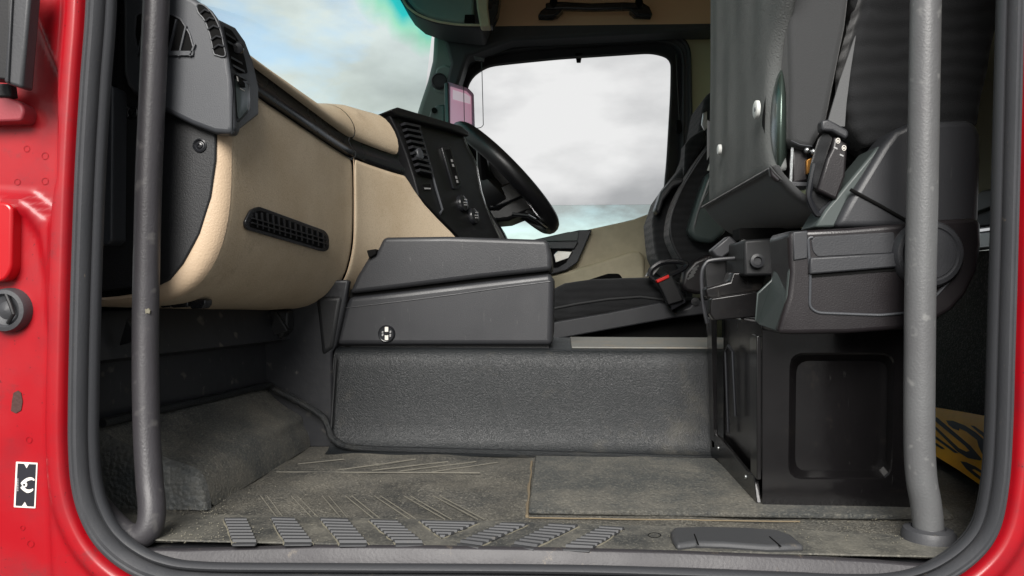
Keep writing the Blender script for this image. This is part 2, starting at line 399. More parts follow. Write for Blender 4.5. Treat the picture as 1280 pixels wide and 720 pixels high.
# ------------------------------------------------------------ red door frame
frame = thing('door_frame', at(50, 700, .80), 'bright red painted door frame around the cab opening, dented and grimy on its left pillar', 'door frame')
PO = [(108, -330), (106, -140), (104, 0), (97, 100), (91, 200), (87, 300), (84, 400), (82, 500), (82, 560), (86, 610), (97, 650), (117, 685), (148, 713), (190, 733), (250, 742),
      (400, 744), (640, 746), (900, 750), (1060, 752), (1130, 748), (1182, 732), (1226, 702), (1252, 665), (1264, 610), (1269, 540), (1272, 440), (1276, 300), (1280, 150), (1284, 0), (1288, -140), (1290, -330),
      (1270, -700), (1230, -860), (1120, -930), (900, -945), (500, -945), (250, -930), (150, -860), (115, -700)]
path2 = curve2([V(p) for p in PO], 14)
path = [at(p[0], p[1], .787) for p in path2]; path = [V((p.x, .80, p.z)) for p in path]
NP = len(path)
nrm = []
for i in range(NP):
    t = (path[(i+1) % NP]-path[i-1]); nv = V((t.z, 0, -t.x)).normalized(); nrm.append(nv)
cen = V((.0, .8, .3))
if sum(1 for i in range(NP) if (path[i]-cen).dot(nrm[i]) > 0) < NP/2: nrm = [-n for n in nrm]
pocket = [V(p) for p in ((-90, -90), (38, -90), (41, 20), (58, 62), (72, 92), (77, 150), (75, 225), (64, 272), (48, 262), (28, 246), (-90, 238))]
pocket2 = [V(p) for p in ((-90, 262), (30, 266), (48, 292), (56, 345), (62, 420), (58, 520), (60, 620), (66, 760), (-90, 760))]
def sdist(p, poly):
    d = 1e9; ins = False
    for i in range(len(poly)):
        a, b = poly[i-1], poly[i]; e = b-a; t = max(0, min(1, (p-a).dot(e)/e.dot(e)))
        d = min(d, (p-a-e*t).length)
        if (a.y > p.y) != (b.y > p.y) and p.x < (b.x-a.x)*(p.y-a.y)/(b.y-a.y)+a.x: ins = not ins
    return d if ins else -d
def topx(P):
    x = P.dot(RT)/P.dot(FW)*F+640; y = 360-P.z/P.dot(FW)*F; return V((x, y))
SS = [0, .0015, .004, .007, .010, .013, .016, .019, .022, .025, .028, .031, .034, .037, .041, .045, .049, .053, .057, .061, .065, .069, .073, .077, .081, .085, .09, .096, .102, .11, .12, .14, .18, .25, .35]
def redY(P, s):
    y = .812-.022*smooth01(s/.011)+.010*smooth01((s-.020)/.016)
    q = topx(P)
    if q.x < 140 and q.y > -80 and q.y < 760:
        y += .016*smooth01(sdist(q, pocket)/11+.35)
        y += .007*smooth01(sdist(q, pocket2)/12+.35)
    return y
rows = []
for s in SS:
    rows.append([V((path[i].x+nrm[i].x*s, redY(path[i]+nrm[i]*s, s), path[i].z+nrm[i].z*s)) for i in range(NP)])
grid('painted_panel', rows, 'red_paint', frame, closed_v=True, sharp=60)
# spot-weld dimples and a rust spot
for x, y, r_ in ((26, 184, 4), (49, 193, 4.5), (14, 226, 4), (49, 225, 4.5), (36, 550, 4), (38, 680, 4.5), (28, 660, 3)):
    P = at(x, y, .806); P.y = redY(P, .06)-.0008
    rr = r_*.8/F
    tube('weld_mark', [P+V((math.cos(a)*rr, 0, math.sin(a)*rr)) for a in [2*math.pi*k/14 for k in range(14)]], .00022, 'red_paint', frame, n=6, closed=True)
P = at(16, 503, .8); P.y = redY(P, .06)-.001
mesh('rust_spot', *prism([P+V((x*.0006, 0, z*.0008)) for x, z in ((-11, -13), (-2, -16), (8, -12), (11, 0), (8, 12), (2, 15), (-6, 12), (-9, 2))], (0, .002, 0)), 'rust', frame, label='dark rusty chip in the paint')
# hinge, raised plate, grommet on the left pillar
slab('catch', [(-30, 121), (0, 118), (12, 122), (27, 130), (30, 139), (26, 151), (-30, 153)], .795, .04, 'red_faded', frame, rnd=4, bevel=.004, seg=3)
slab('catch_pin', [(-30, 104), (12, 104), (14, 121), (-30, 121)], .792, .012, 'rubber_black', frame, bevel=.002)
slab('cover_plate', [(-40, 250), (8, 253), (15, 259), (14, 335), (10, 345), (3, 352), (-40, 354)], .792, .03, 'red_plate', frame, rnd=5, bevel=.003, seg=3, label='smooth brighter red raised plate')
c = at(8, 388, .799); k = .799/F
lathe('grommet', c, (0, -1, 0), [(30*k, -.012), (29*k, 0), (27*k, .004), (22*k, .005), (19*k, .001), (12*k, -.001), (6*k, .002), (0, .003)], 'rubber_seal', frame, label='round black rubber grommet')
v, f = tube_data([at(8, 368, .796), at(13, 380, .793), at(17, 392, .793), at(10, 404, .796)], .0022, 8); mesh('grommet_rib', v, f, 'rubber_black', frame)

# sticker on the pillar
stk = thing('sticker', at(31, 636, .78), 'small black and white sticker with pliers emblem on the red left pillar', 'sticker')
def stp(zx, zy): return (10+zx/10.28, 570+zy/10.28)
SY = .8062
def stpoly(name, pts, m, dy, cv=0, **kw):
    pts = [stp(*p) for p in pts]
    if cv: pts = [tuple(p) for p in curve2(pts, cv)]
    return slab(name, pts, SY-dy, .0004, m, stk, **kw)
stpoly('backing', [(103, 73), (380, 88), (352, 672), (74, 658)], 'white_print', 0, rnd=.8)
stpoly('field', [(124, 96), (203, 100), (237, 162), (268, 104), (358, 108), (332, 650), (245, 646), (214, 584), (174, 642), (96, 638)], 'sticker_black', .0005)
stpoly('emblem', [(165, 345), (205, 305), (250, 280), (300, 275), (338, 300), (335, 318), (305, 308), (262, 318), (235, 335), (246, 362), (238, 392), (215, 405), (240, 428), (285, 430), (318, 418), (322, 440), (290, 466), (248, 474), (205, 452), (162, 412), (170, 395), (182, 388), (172, 365)], 'white_print', .001, cv=4)
stpoly('emblem_pivot', [(205+14*math.cos(a), 370+14*math.sin(a)) for a in [k_*.628 for k_ in range(10)]], 'sticker_black', .0015)
for k_ in range(8):
    y = 290+k_*21
    stpoly('print', [(115, y), (134, y), (132, y+14), (113, y+14)], 'grey_print', .001)

# rubber door seal: broad outer bulb and thin inner lip
seal = thing('door_seal', at(90, 700, .80), 'grey rubber seal with broad bulb and thin inner lip lining the door opening', 'door seal')
def sealring(name, off, prof, m):
    # prof: list of (offset inward, Y)
    rows = [[V((path[i].x-nrm[i].x*(off+s*(.9-.24*smooth01(path[i].x/.4))), y, path[i].z-nrm[i].z*(off+s*(.9-.24*smooth01(path[i].x/.4))))) for i in range(NP)] for s, y in prof]
    return grid(name, rows, m, seal, closed_v=True, sharp=50)
sealring('bulb', 0, [(-.002, .815), (-.001, .797), (.002, .788), (.006, .784), (.009, .7835), (.0105, .785), (.012, .7845), (.015, .784), (.018, .787), (.0205, .794), (.021, .812)], 'rubber_seal')
sealring('groove', 0, [(.019, .802), (.026, .802)], 'rubber_black')
sealring('lip', 0, [(.0225, .815), (.0228, .796), (.0245, .7915), (.028, .790), (.0315, .7925), (.033, .797), (.032, .801), (.024, .804)], 'rubber_lip')
sealring('jamb', 0, [(.028, .806), (.022, .809), (.012, .814), (.0, .822), (-.05, .84), (-.12, .86)], 'black_panel')

# weather strip seen at top left, on the open door edge
ds = thing('weather_strip', at(20, 100, .76), 'ribbed black rubber strip hanging at the upper left beside the red pillar', 'rubber strip')
slab('strip_channel', [(-30, -40), (14, -40), (12, 100), (-30, 96)], .760, .02, 'rubber_black', ds, bevel=.002)
slab('strip_lip', [(14, -40), (40, -40), (27, 110), (4, 103)], .755, .018, 'rubber_seal', ds, bevel=.003)
slab('strip_ridge', [(14, -40), (17, -40), (10, 103), (7, 102)], .752, .005, 'rubber_lip', ds, bevel=.001)

# ------------------------------------------------------------ sill trim, floor mat
sill = thing('sill_trim', at(640, 700, .81), 'long grey plastic sill strip along the bottom of the doorway', 'sill trim')
def sillrow(dz, Y): return lambda px: None
xs = [150, 175, 230, 300, 400, 520, 700, 850, 1000, 1090, 1150, 1200]
top = [672, 688, 689, 687, 684.5, 685, 688, 692, 698, 703, 708, 700]
bot = [690, 703, 708, 708, 706, 706, 708, 711, 717, 722, 728, 722]
P1 = [at(x, y, .8155) for x, y in zip(xs, top)]; P2 = [at(x, y+2.5, .811) for x, y in zip(xs, top)]; P3 = [at(x, y, .804) for x, y in zip(xs, bot)]
P4 = [p+V((0, .001, -.004)) for p in P3]; P5 = [p+V((0, .004, -.02)) for p in P4]
grid('strip', [P1, P2, P3], 'sill_plastic', sill, solid=.004, bevel=.001)
grid('lower_edge', [[p+V((0, .004, -.0015)) for p in P3], [p+V((0, .0005, -.0030)) for p in P3], P4, P5], 'rubber_black', sill)

fm = thing('floor_mat', (0, 1.05, ZF), 'moulded dark rubber cab floor mat, dusty brown, with ribbed treads along the sill', 'floor mat')
# base sheet with slight unevenness
rows = []
for i in range(60):
    Y = lerp(.819, 1.33, i/59); rows.append([V((lerp(-.56, .62, j/90), Y, ZF+.0012*math.sin(Y*37+j*.21)+.0008*math.sin(j*.5))) for j in range(91)])
grid('mat_sheet', rows, 'mat_rubber', fm)
# smooth sill band of the mat
def floorpoly(name, px, h, m, parent=fm, z=ZF+.0025, **kw):
    pts = [atz(x, y, z) for x, y in px]; v, f = prism(pts, (0, 0, h)); return mesh(name, v, f, m, parent, **kw)
sb = [atz(x, y, ZF+.0025) for x, y in ((90, 645), (280, 645), (400, 648), (620, 653), (780, 658), (1000, 664), (1150, 672), (1240, 676))]
sb += [V((sb[-1].x, .8165, sb[0].z)), V((.2, .8165, sb[0].z)), V((-.2, .8165, sb[0].z)), V((sb[0].x, .8165, sb[0].z))]
mesh('sill_band', *prism(sb, (0, 0, .0018)), 'mat_smooth', fm)
# raised rectangular pad
pad = floorpoly('raised_pad', [(669, 574), (893, 577), (960, 634), (1185, 641), (1192, 651), (1100, 650), (661, 643)], .006, 'mat_panel', z=ZF+.0015, bevel=.002)
for a, b in (((665, 576), (658, 644)), ((660, 646), (1000, 651))):
    pa, pb = atz(*a, ZF+.003), atz(*b, ZF+.003)
    tube('dirt_seam', [pa.lerp(pb, t_/12)+V((random.uniform(-.001, .001), random.uniform(-.001, .001), -.001)) for t_ in range(13)], [random.uniform(.0008, .0024) for _ in range(13)] if a[0] > 662 else .0009, 'dirt_line', fm, n=6)
# ribbed tread pads
G = [((280, 650), (308, 650), (291, 680), (321, 680)), ((338, 649), (368, 650), (356, 680), (391, 680)), ((399, 650), (434, 651), (425, 681), (460, 681)),
     ((461, 652), (496, 653), (495, 681), (530, 681)), ((524, 653), (598, 655), (552, 674), (553, 674)), ((628, 656), (660, 657), (572, 680), (600, 684)),
     ((688, 657), (723, 659), (640, 682), (669, 686)), ((752, 660), (781, 662), (704, 686), (739, 688))]
for q, (a, b, c_, d) in enumerate(G):
    nr = 6 if q == 4 else 8
    z0 = ZF+.004
    A, B, C_, D = (atz(*p, z0) for p in (a, b, c_, d))
    floorpoly('tread_base', [a, b, d, c_], .0006, 'black_panel', z=ZF+.0042)
    for k in range(nr):
        t0, t1 = k/nr, (k+.72)/nr
        p0, p1, p2, p3 = A.lerp(C_, t0), B.lerp(D, t0), B.lerp(D, t1), A.lerp(C_, t1)
        tp = V((0, 0, .0034)); m0, m1 = p0.lerp(p3, .55)+tp, p1.lerp(p2, .55)+tp; e = (p1-p0)*.03
        vs_ = [p0, p1, p2, p3, p0.lerp(p3, .15)+tp+e*.5, p1.lerp(p2, .15)+tp-e*.5, p1.lerp(p2, .75)+tp-e*.5, p0.lerp(p3, .75)+tp+e*.5]
        mesh('rib', vs_, [[0, 1, 5, 4], [1, 2, 6, 5], [2, 3, 7, 6], [3, 0, 4, 7], [4, 5, 6, 7]], 'mat_rib', fm, smooth=False)
    if q not in (4,):
        A2, D2 = V(c_)+V((4, 1)), V(d)+V((4, 1))
        floorpoly('tread_toe', [(c_[0]-1, c_[1]+.5), (d[0]+1, d[1]+.5), (d[0]-2, d[1]+3.2), (c_[0]-1, c_[1]+3.5)], .0022, 'mat_rib', z=ZF+.003, bevel=.001)
    # dust packed along the slanting edges
    for (s, e_) in ((a, c_), (b, d)):
        tube('dust_edge', [atz(*s, z0).lerp(atz(*e_, z0), t_/8)+V((random.uniform(-.0012, .0012), 0, 0)) for t_ in range(9)], [random.uniform(.0005, .0016) for _ in range(9)], 'mat_line', fm, n=5)
# engraved diagonal lines
s0 = [326, 364, 403, 432, 468, 505, 542]; e0 = [348, 392, 428, 468, 512, 556, 597]
for a, b in zip(s0, e0):
    for dx in (0, 8):
        tube('mat_bead', [atz(a+dx, 620, ZF+.001), atz(b+dx, 649, ZF+.0022)], .0009, 'mat_bead_rubber', fm, n=6)
for a, b in (((372, 580), (430, 574)), ((420, 588), (520, 574)), ((465, 588), (560, 577)), ((500, 589), (595, 577)), ((540, 590), (622, 578)), ((345, 590), (600, 591))):
    tube('mat_bead', [atz(*a, ZF+.001), atz(*b, ZF+.0022)], .0009, 'mat_bead_rubber', fm, n=6)
# moulded step grip near the sill
floorpoly('step_grip', [(838, 673), (842, 668), (880, 667), (930, 668), (972, 671), (990, 678), (1006, 692), (960, 693), (905, 689), (870, 688), (846, 691), (840, 682)], .009, 'mat_rib', z=ZF+.002, bevel=.005, seg=3, label='lens shaped moulded rubber grip near the sill')
tube('grip_line', [atz(868, 668, ZF+.0112), atz(873, 681, ZF+.0112)], .0008, 'vent_black', fm, n=6)
tube('grip_line', [atz(962, 671, ZF+.0112), atz(976, 683, ZF+.0112)], .0008, 'vent_black', fm, n=6)
tube('round_mark', [atz(818+8*math.cos(a), 669+3*math.sin(a), ZF+.0045) for a in [k*.4488 for k in range(14)]], .0005, 'vent_black', fm, n=5, closed=True)
# mat upstand against tunnel: a thick rounded welt
welt = [at(418, 551, 1.287), at(430, 557, 1.285), at(460, 561, 1.285), at(560, 564, 1.285), at(700, 568, 1.285), at(895, 574, 1.285)]
tube('welt', curve2(welt, 6, False), .0055, 'tunnel_leather', fm, n=10)
# crumbs and grit on the sill
gv, gf = [], []
for i in range(900):
    px = random.choice((random.uniform(200, 300), random.uniform(930, 1190), random.uniform(200, 1190))); py = random.uniform(600, 679)
    if 955 < px < 1170 and py < 640: continue
    p = atz(px, py, ZF+.0055); r_ = random.uniform(.0003, .0010); b_ = len(gv)
    gv += [p+V((r_, 0, 0)), p+V((-r_*.6, r_, 0)), p+V((-r_*.7, -r_, 0)), p+V((0, 0, r_))]
    gf += [[b_, b_+1, b_+3], [b_+1, b_+2, b_+3], [b_+2, b_, b_+3]]
gr = mesh('grit', gv, gf, 'mat_line', smooth=False); tag(gr, 'pale crumbs of grit scattered over the floor mat', 'grit', kind='stuff')

# ------------------------------------------------------------ moulded foot rest
fr = thing('foot_rest', (-.46, 1.1, ZF), 'sloping moulded rubber foot rest with coarse pebbled front in the left foot well', 'foot rest')
NR = 28
def frsec(t, k):
    """t: along Y (0 near 1 far), k: position across profile"""
    Y = lerp(.955, 1.335, t)
    xr = lerp(-.449, -.445, t)     # foot of the right side
    zt = lerp(-.232, -.240, t)     # top of the right edge
    xw = -.525+footx(Y)
    prof = [(xw-.02, -.158)]+[(lerp(xw, xr, q_), z_) for q_, z_ in ((0, -.168), (.12, -.184), (.30, -.200), (.55, -.213), (.78, -.223), (.90, -.230))]+[(xr-.010, zt-.002), (xr-.003, zt-.012), (xr+.002, -.262), (xr+.005, ZF)]
    return [V((x, Y, z)) for x, z in prof]
rows = [frsec(i/NR, 0) for i in range(NR+1)]
grid('top', rows, 'mat_panel', fr, sub=1, sharp=80)
near = frsec(0, 0); nf = [V((p.x, .948, p.z-.006)) for p in near]; n0 = [V((p.x, .940, lerp(p.z, ZF, .9)-.0)) for p in near]
rws = [near, [p+V((0, -.006, -.004)) for p in near], [V((p.x, .945, lerp(p.z, ZF, .15))) for p in near], [V((p.x, .943, lerp(p.z, ZF, .5))) for p in near], [V((p.x, .941, ZF)) for p in near]]
grid('front_face', rws, 'foot_pebble', fr, sub=1, sharp=60, label='coarse pebbled rubber front face')
tube('edge_welt', curve2([at(128, 529, .95), at(200, 512, 1.06), at(260, 499, 1.17), at(330, 483, 1.315), at(345, 488, 1.318), at(375, 503, 1.315), at(402, 520, 1.308), at(410, 534, 1.300), at(414, 546, 1.292), at(426, 556, 1.285)], 8, False), .006, 'tunnel_leather', fr, n=10)

# ------------------------------------------------------------ centre wall under the dash and engine tunnel
cw = thing('kick_panel', at(370, 520, 1.36), 'black plastic kick panel below the dash, left of the engine tunnel', 'kick panel')
slab('panel', [(322, 350), (436, 350), (430, 385), (420, 431), (415, 440), (417, 560), (322, 560)], 1.332, .02, 'black_firewall', cw, bevel=.004)
slab('panel_fold', [(394, 370), (428, 370), (417, 436), (402, 446)], 1.328, .02, 'black_panel', cw, bevel=.008, seg=3)
tube('panel_edge', [at(420, 443, 1.306), at(416, 500, 1.306), at(413, 548, 1.296)], .0022, 'black_panel', cw, n=8)
# brackets under the dash
for (x, y, Y, s) in ((150, 398, .93, 1.0), (336, 388, 1.29, 1.0)):
    mesh('bracket', *prism([at(x-2, y+34, Y), at(x+8, y, Y), at(x+24, y+26, Y)], (0, .012, 0)), 'black_panel', cw, bevel=.002)
slab('bracket', [(322, 387), (360, 389), (360, 412), (350, 424), (334, 420), (330, 410)], 1.30, .03, 'black_panel', cw, bevel=.004)

tn = thing('engine_tunnel', at(650, 570, 1.31), 'grained dark leatherette engine tunnel crossing the cab behind the floor mat', 'engine tunnel')
rows = []
for i in range(41):
    x = lerp(-.396, .36, i/40)
    b = .010*max(0, 1-abs((x-.05)/.3))*0
    pr = [(1.270, ZF), (1.288, ZF+.003), (1.300, ZF+.010), (1.308, ZF+.022), (1.314, ZF+.045), (1.317, ZF+.09), (1.318, -.140), (1.320, -.126), (1.325, -.116), (1.333, -.109), (1.345, -.1065), (1.62, -.104), (1.625, ZF)]
    rows.append([V((x, y, z)) for y, z in pr])
grid('cover', rows, 'tunnel_leather', tn, sharp=50)
mesh('top_mat', *prism([(.02, 1.352, -.1062), (.40, 1.352, -.1062), (.40, 1.60, -.1045), (.02, 1.60, -.1045)], (0, 0, .003)), 'tunnel_top', tn, bevel=.001, label='paler dusty mat on top of the tunnel')
slab('end_strip', [(889, 400), (896, 400), (897, 577), (893, 577)], 1.26, .03, 'gloss_black', tn)
mesh('top_strip', *prism([at(745, 427, 1.55), at(884, 427, 1.55), at(884, 432, 1.50), at(750, 431, 1.50)], (0, 0, .003)), 'panel_black', tn)

# ------------------------------------------------------------ storage console box
cb = thing('console_box', at(560, 438, 1.34), 'dark grey plastic storage box with lid and round lock, standing on the engine tunnel', 'storage box')
low = [(418, 432), (430, 385), (437, 367), (500, 361), (690, 339.5), (691.5, 345), (691.5, 432)]
def consoleslab(name, px, Yn, m, shear=0, **kw): return slab(name, px, Yn, .30, m, cb, **kw)
consoleslab('body', [(418, 432), (430, 385), (436, 371), (510, 363), (685, 342), (692, 345), (691, 432)], 1.345, 'console_plastic', bevel=.010, seg=4)
consoleslab('lid', [(436, 367.5), (446, 345), (460, 322), (470, 316), (479, 296.5), (560, 295.5), (680, 299.5), (686, 302), (689.5, 320), (690, 338), (600, 347.5), (500, 360)], 1.338, 'console_plastic', bevel=.008, seg=4)
consoleslab('seam', [(438, 362), (520, 352), (686, 334), (686, 348), (510, 368), (437, 376)], 1.352, 'vent_black')
consoleslab('plinth', [(420, 430), (687, 430), (686, 436), (420, 441)], 1.362, 'black_panel')
consoleslab('plinth_gap', [(431, 433), (438, 433), (438, 441), (431, 441)], 1.358, 'vent_black')
slab('lid_notch', [(458, 313), (470, 311), (470, 318), (461, 323)], 1.331, .03, 'vent_black', cb, bevel=.002)
tube('crease', curve2([at(432, 385, 1.3452), at(540, 372, 1.3452), at(640, 358, 1.3452), at(688, 352, 1.3455)], 4, False), .0012, 'console_plastic', cb, n=8)
c = at(483.5, 417, 1.345); k = 1.345/F
lk = lathe('lock', c, (0, -1, 0), [(11*k, -.004), (11*k, .002), (10*k, .004), (9*k, .0035), (8.6*k, .003), (2.5*k, .003), (2*k, .005), (0, .005)], 'trim_black', cb)
for y0, y1 in ((408.7, 414.7), (419, 425)):
    slab('lock_bar', [(481, y0), (485.2, y0), (485.2, y1), (481, y1)], 1.3405, .002, 'white_print', lk)
for x, y0, y1 in ((477.5, 414, 416), (477.5, 417, 420), (487.2, 413.5, 416), (487, 417.5, 421)):
    slab('lock_print', [(x, y0), (x+1.8, y0), (x+1.4, y1), (x-.3, y1)], 1.3405, .002, 'grey_print', lk)

# ------------------------------------------------------------ dashboard
da = thing('dashboard', (-.45, 1.3, -.04), 'beige leather grained dashboard with black end panel, vents and dark trim strip', 'dashboard')
YS = [.915, 1.0, 1.1, 1.2, 1.28, 1.35, 1.42, 1.5, 1.56, 1.62, 1.68]
BX = [-.405, -.400, -.393, -.386, -.380, -.371, -.345, -.303, -.262, -.212, -.150]
def baseX(Y): return sinterp(Y, YS, BX)
def ztop(Y): return sinterp(Y, [.915, 1.0, 1.37, 1.5, 1.68], [.262, .256, .232, .222, .214])
PZ = [(0.0, 1.0), (.001, .8), (.001, .6), (.000, .45), (-.006, .32), (-.016, .21), (-.034, .11), (-.058, .045), (-.085, .012), (-.125, 0.0), (-.17, -.004), (-.22, -.002)]
def dsec(Y, dx=0):
    zb = sinterp(Y, [.915, 1.2, 1.35, 1.68], [-.022, -.034, -.040, -.040]); zt = ztop(Y)
    return [V((baseX(Y)+dx+a, Y, zb+(zt-zb)*b)) for a, b in PZ]
def span(y0, y1, n): return [lerp(y0, y1, i/n) for i in range(n+1)]
o = grid('lower_panel', [dsec(Y) for Y in span(.922, 1.3535, 30)], 'beige', da, solid=.004, sub=1, sharp=70)
def farsec(t, n=24):
    out_ = []
    for k in range(len(PZ)):
        z = dsec(1.5)[k].z; ye = interp(z, [.0, .10, .16, .222], [1.66, 1.63, 1.54, 1.495]); out_.append(dsec(lerp(1.3542, ye, t))[k])
    return out_
grid('lower_panel', [farsec(i/24) for i in range(25)], 'beige', da, solid=.004, sub=1, sharp=70)
# rolled near edge
N0 = dsec(.922)
rows = [N0, [p+V((-.003, -.006, 0)) for p in N0], [p+V((-.011, -.013, (-.0 if i < 7 else .004))) for i, p in enumerate(N0)],
        [p+V((-.026, -.016, .0 if i < 6 else .008)) for i, p in enumerate(N0)], [p+V((-.034, -.012, .0 if i < 6 else .010)) for i, p in enumerate(N0)]]
grid('rolled_edge', rows, 'beige_rim', da, sub=1, sharp=80)
grid('leak_backing', [[p+V((-.012, 0, 0)) for p in dsec(Y)] for Y in span(.93, 1.5, 20)], 'vent_black', da)  # added dark backing, stops sky light leaking through the panel seam
# seam bead between the two beige panels
tube('seam', [p+V((.0008, 0, 0)) for p in curve2(dsec(1.354), 4, False)], .0009, 'beige_rim', da, n=8)
# dark trim strip
def strip(Y):
    z = ztop(Y); X = baseX(Y); h = .035
    return [V((X-.004, Y, z-.001)), V((X+.004, Y, z+.002)), V((X+.005, Y, z+.010)), V((X-.003, Y, z+.020)), V((X-.008, Y, z+.030)), V((X-.006, Y, z+h+.004)), V((X-.03, Y, z+h+.006))]
grid('trim_strip', [strip(Y) for Y in span(.93, 1.352, 20)], 'trim_black', da, sharp=60)
grid('trim_strip', [strip(Y) for Y in span(1.355, 1.49, 12)], 'trim_black', da, sharp=60)
# upper pad, running forward to the windscreen
def padsec(Y):
    z = ztop(Y)+.035; X = baseX(Y)
    h = interp(Y, [.92, 1.0, 1.27, 1.40, 1.62], [.018, .024, .040, .078, .10])
    return [V((X-.004, Y, z)), V((X+.004, Y, z+.003)), V((X+.004, Y, z+h*.35)), V((X-.012, Y, z+h*.72)), V((X-.032, Y, z+h*.93)), V((X-.06, Y, z+h)), V((X-.15, Y, z+h*1.0)), V((wsX(Y, False)-.02, Y, z+h*.9))]
grid('upper_pad', [padsec(Y) for Y in span(.93, 1.352, 24)], 'beige', da, sub=1, sharp=70)
grid('upper_pad', [padsec(Y) for Y in span(1.355, 1.475, 14)], 'beige', da, sub=1, sharp=70)
grid('upper_pad', [[p for p in padsec(1.46)][5:], [V((p.x, 2.9, p.z-.03)) for p in padsec(1.46)][5:]], 'panel_black', da)
# lower grille
GP = at(357, 286, 1.12); gn = V((1, 0, 0))
def dpx(x, y, off=0):
    """point on the beige face seen at that pixel"""
    lo, hi = .93, 1.34
    for _ in range(30):
        Y = (lo+hi)/2; p = at(x, y, Y)
        s = dsec(Y); X = None
        for i in range(len(s)-1):
            if s[i+1].z <= p.z <= s[i].z:
                t = (p.z-s[i].z)/(s[i+1].z-s[i].z); X = lerp(s[i].x, s[i+1].x, t); break
        if X is None: X = s[0].x
        if p.x > X: lo = Y
        else: hi = Y
    return at(x, y, lo)+V((off, -off*.4, 0))
def dashpoly(name, px, d0, d1, m, parent, rnd=0, **kw):
    if rnd: px = rounded([V(p) for p in px], rnd)
    a = [dpx(p[0], p[1], d0) for p in px]; b = [dpx(p[0], p[1], d1) for p in px]; n = len(a)
    fs = [list(range(n)), list(range(2*n-1, n-1, -1))]+[[i, (i+1) % n, n+(i+1) % n, n+i] for i in range(n)]
    return mesh(name, a+b, fs, m, parent, **kw)
gril = dashpoly('grille', [(303, 278), (311, 262), (321, 258), (404, 288), (409, 296), (409, 312), (403, 315), (305, 287)], .0, .004, 'trim_black', da, rnd=4, bevel=.001, label='long slatted air grille low on the beige face')
dashpoly('grille_dark', [(309, 279), (316, 265), (322, 263), (402, 292), (404, 297), (404, 309), (400, 311), (309, 284)], .0042, .0048, 'vent_black', gril, rnd=2)
for k in range(13):
    x = 315+k*7.0; y0 = 262+(x-322)*.362+2; y1 = 283+(x-309)*.296
    y0 = max(y0, 266)
    dashpoly('vane', [(x, y0), (x+1.5, y0+.5), (x+2.5, y1), (x+1, y1)], .0049, .0070, 'vent_slat', gril)
for q_ in (.36, .68):
    a0, a1 = (310, lerp(265, 283, q_)+.8), (405, lerp(293, 310, q_))
    dashpoly('vane', [(a0[0], a0[1]), (a1[0], a1[1]), (a1[0], a1[1]+1.3), (a0[0], a0[1]+1.3)], .0049, .0078, 'vent_slat', gril)

# black end panel with two screw recesses
EY = .905
ep = slab('end_panel', [(120, -40), (152, -40), (200, 60), (270, 150), (269, 200), (263, 246), (249, 292), (228, 330), (212, 350), (200, 356), (160, 361), (120, 365)], EY, .02, 'black_panel', da, bevel=.002)
slab('panel_gap', [(120, -45), (150, -45), (272, 150), (272, 200), (266, 247), (252, 294), (231, 333), (214, 353), (201, 362.5), (160, 371), (120, 375)], EY+.006, .02, 'vent_black', da)
for x, y in ((250, 182), (165, 141)):
    c = at(x, y, EY); k = EY/F
    s_ = lathe('screw', c, (0, -1, 0), [(9*k, -.001), (9*k, .0015), (7.5*k, .0022), (6.5*k, .0008), (5.5*k, .0002), (4*k, .0004), (3.4*k, .0018), (1.8*k, .0022), (1.6*k, .0008), (0, .0008)], 'trim_black', ep)
tube('panel_line', [at(x, y, EY-.0006) for x, y in ((142, 17), (157, 15.5), (156, 60), (156.5, 88), (161, 104), (170, 119))], .0009, 'grey_plastic', ep, n=6)
slab('edge_moulding', [(122, 106), (138, 106), (141.5, 110), (140, 300), (134, 306), (120, 306)], .872, .03, 'grey_plastic', da, bevel=.002)
slab('side_trim', [(100, -60), (142, -60), (138, 20), (136, 105), (120, 105)], .885, .02, 'black_panel', da, bevel=.002)

# vent pod at the near end of the dash
PY = .888
pod = slab('vent_pod', [(148, -60), (152, 0), (152.5, 60), (153, 92), (158, 106), (170, 120), (187, 130), (207, 140), (240, 156), (268, 166.5), (289, 168), (292, 158), (290, 100), (284, 60), (274, 30), (258, 8), (240, -4), (215, -12), (200, -60)], PY, .022, 'grey_plastic', da, bevel=.006, seg=3)
# rear facing cheek of the pod
pc = [(289, 169.5), (323, 143), (322.5, 108), (316, 78), (306, 52), (294, 35), (280, 28), (272, 24), (280, 48), (286, 78), (290, 112)]
def pcheek(x, y, off=0):
    P = at(289, 168, PY+.004); Q = at(323, 143, .965); d = (Q-P); n = V((d.y, -d.x, 0)).normalized(); return onpl(x, y, P+n*off, n)
def cheek(name, px, o0, o1, m, parent=pod, **kw):
    a = [pcheek(*p, o0) for p in px]; b = [pcheek(*p, o1) for p in px]; n = len(a)
    return mesh(name, a+b, [list(range(n)), list(range(2*n-1, n-1, -1))]+[[i, (i+1) % n, n+(i+1) % n, n+i] for i in range(n)], m, parent, **kw)
cheek('pod_cheek', pc, -.03, .003, 'grey_plastic', bevel=.0015)
ck = cheek('side_vent', rounded([V(p) for p in ((279, 32), (290, 38), (299, 52), (306, 72), (310, 92), (299, 92), (289, 80), (284, 55))], 3), .0032, .0040, 'vent_black', bevel=.0003)
for k in range(6):
    y = 42+k*10; x0 = 281+k*2.2; x1 = 294+k*2.9
    if k == 2: continue
    cheek('fin', [(x0+1, y-2), (x1, y+6), (x1+1, y+9), (x0+1.5, y+1)], .0040, .0085, 'vent_slat', ck)
kc = pcheek(297, 60, .006)
lathe('vent_knob', kc, (pcheek(297, 60, .05)-kc), [(.0075, -.003), (.0075, .002), (.006, .005), (.003, .006), (0, .006)], 'trim_black', ck, n=16)
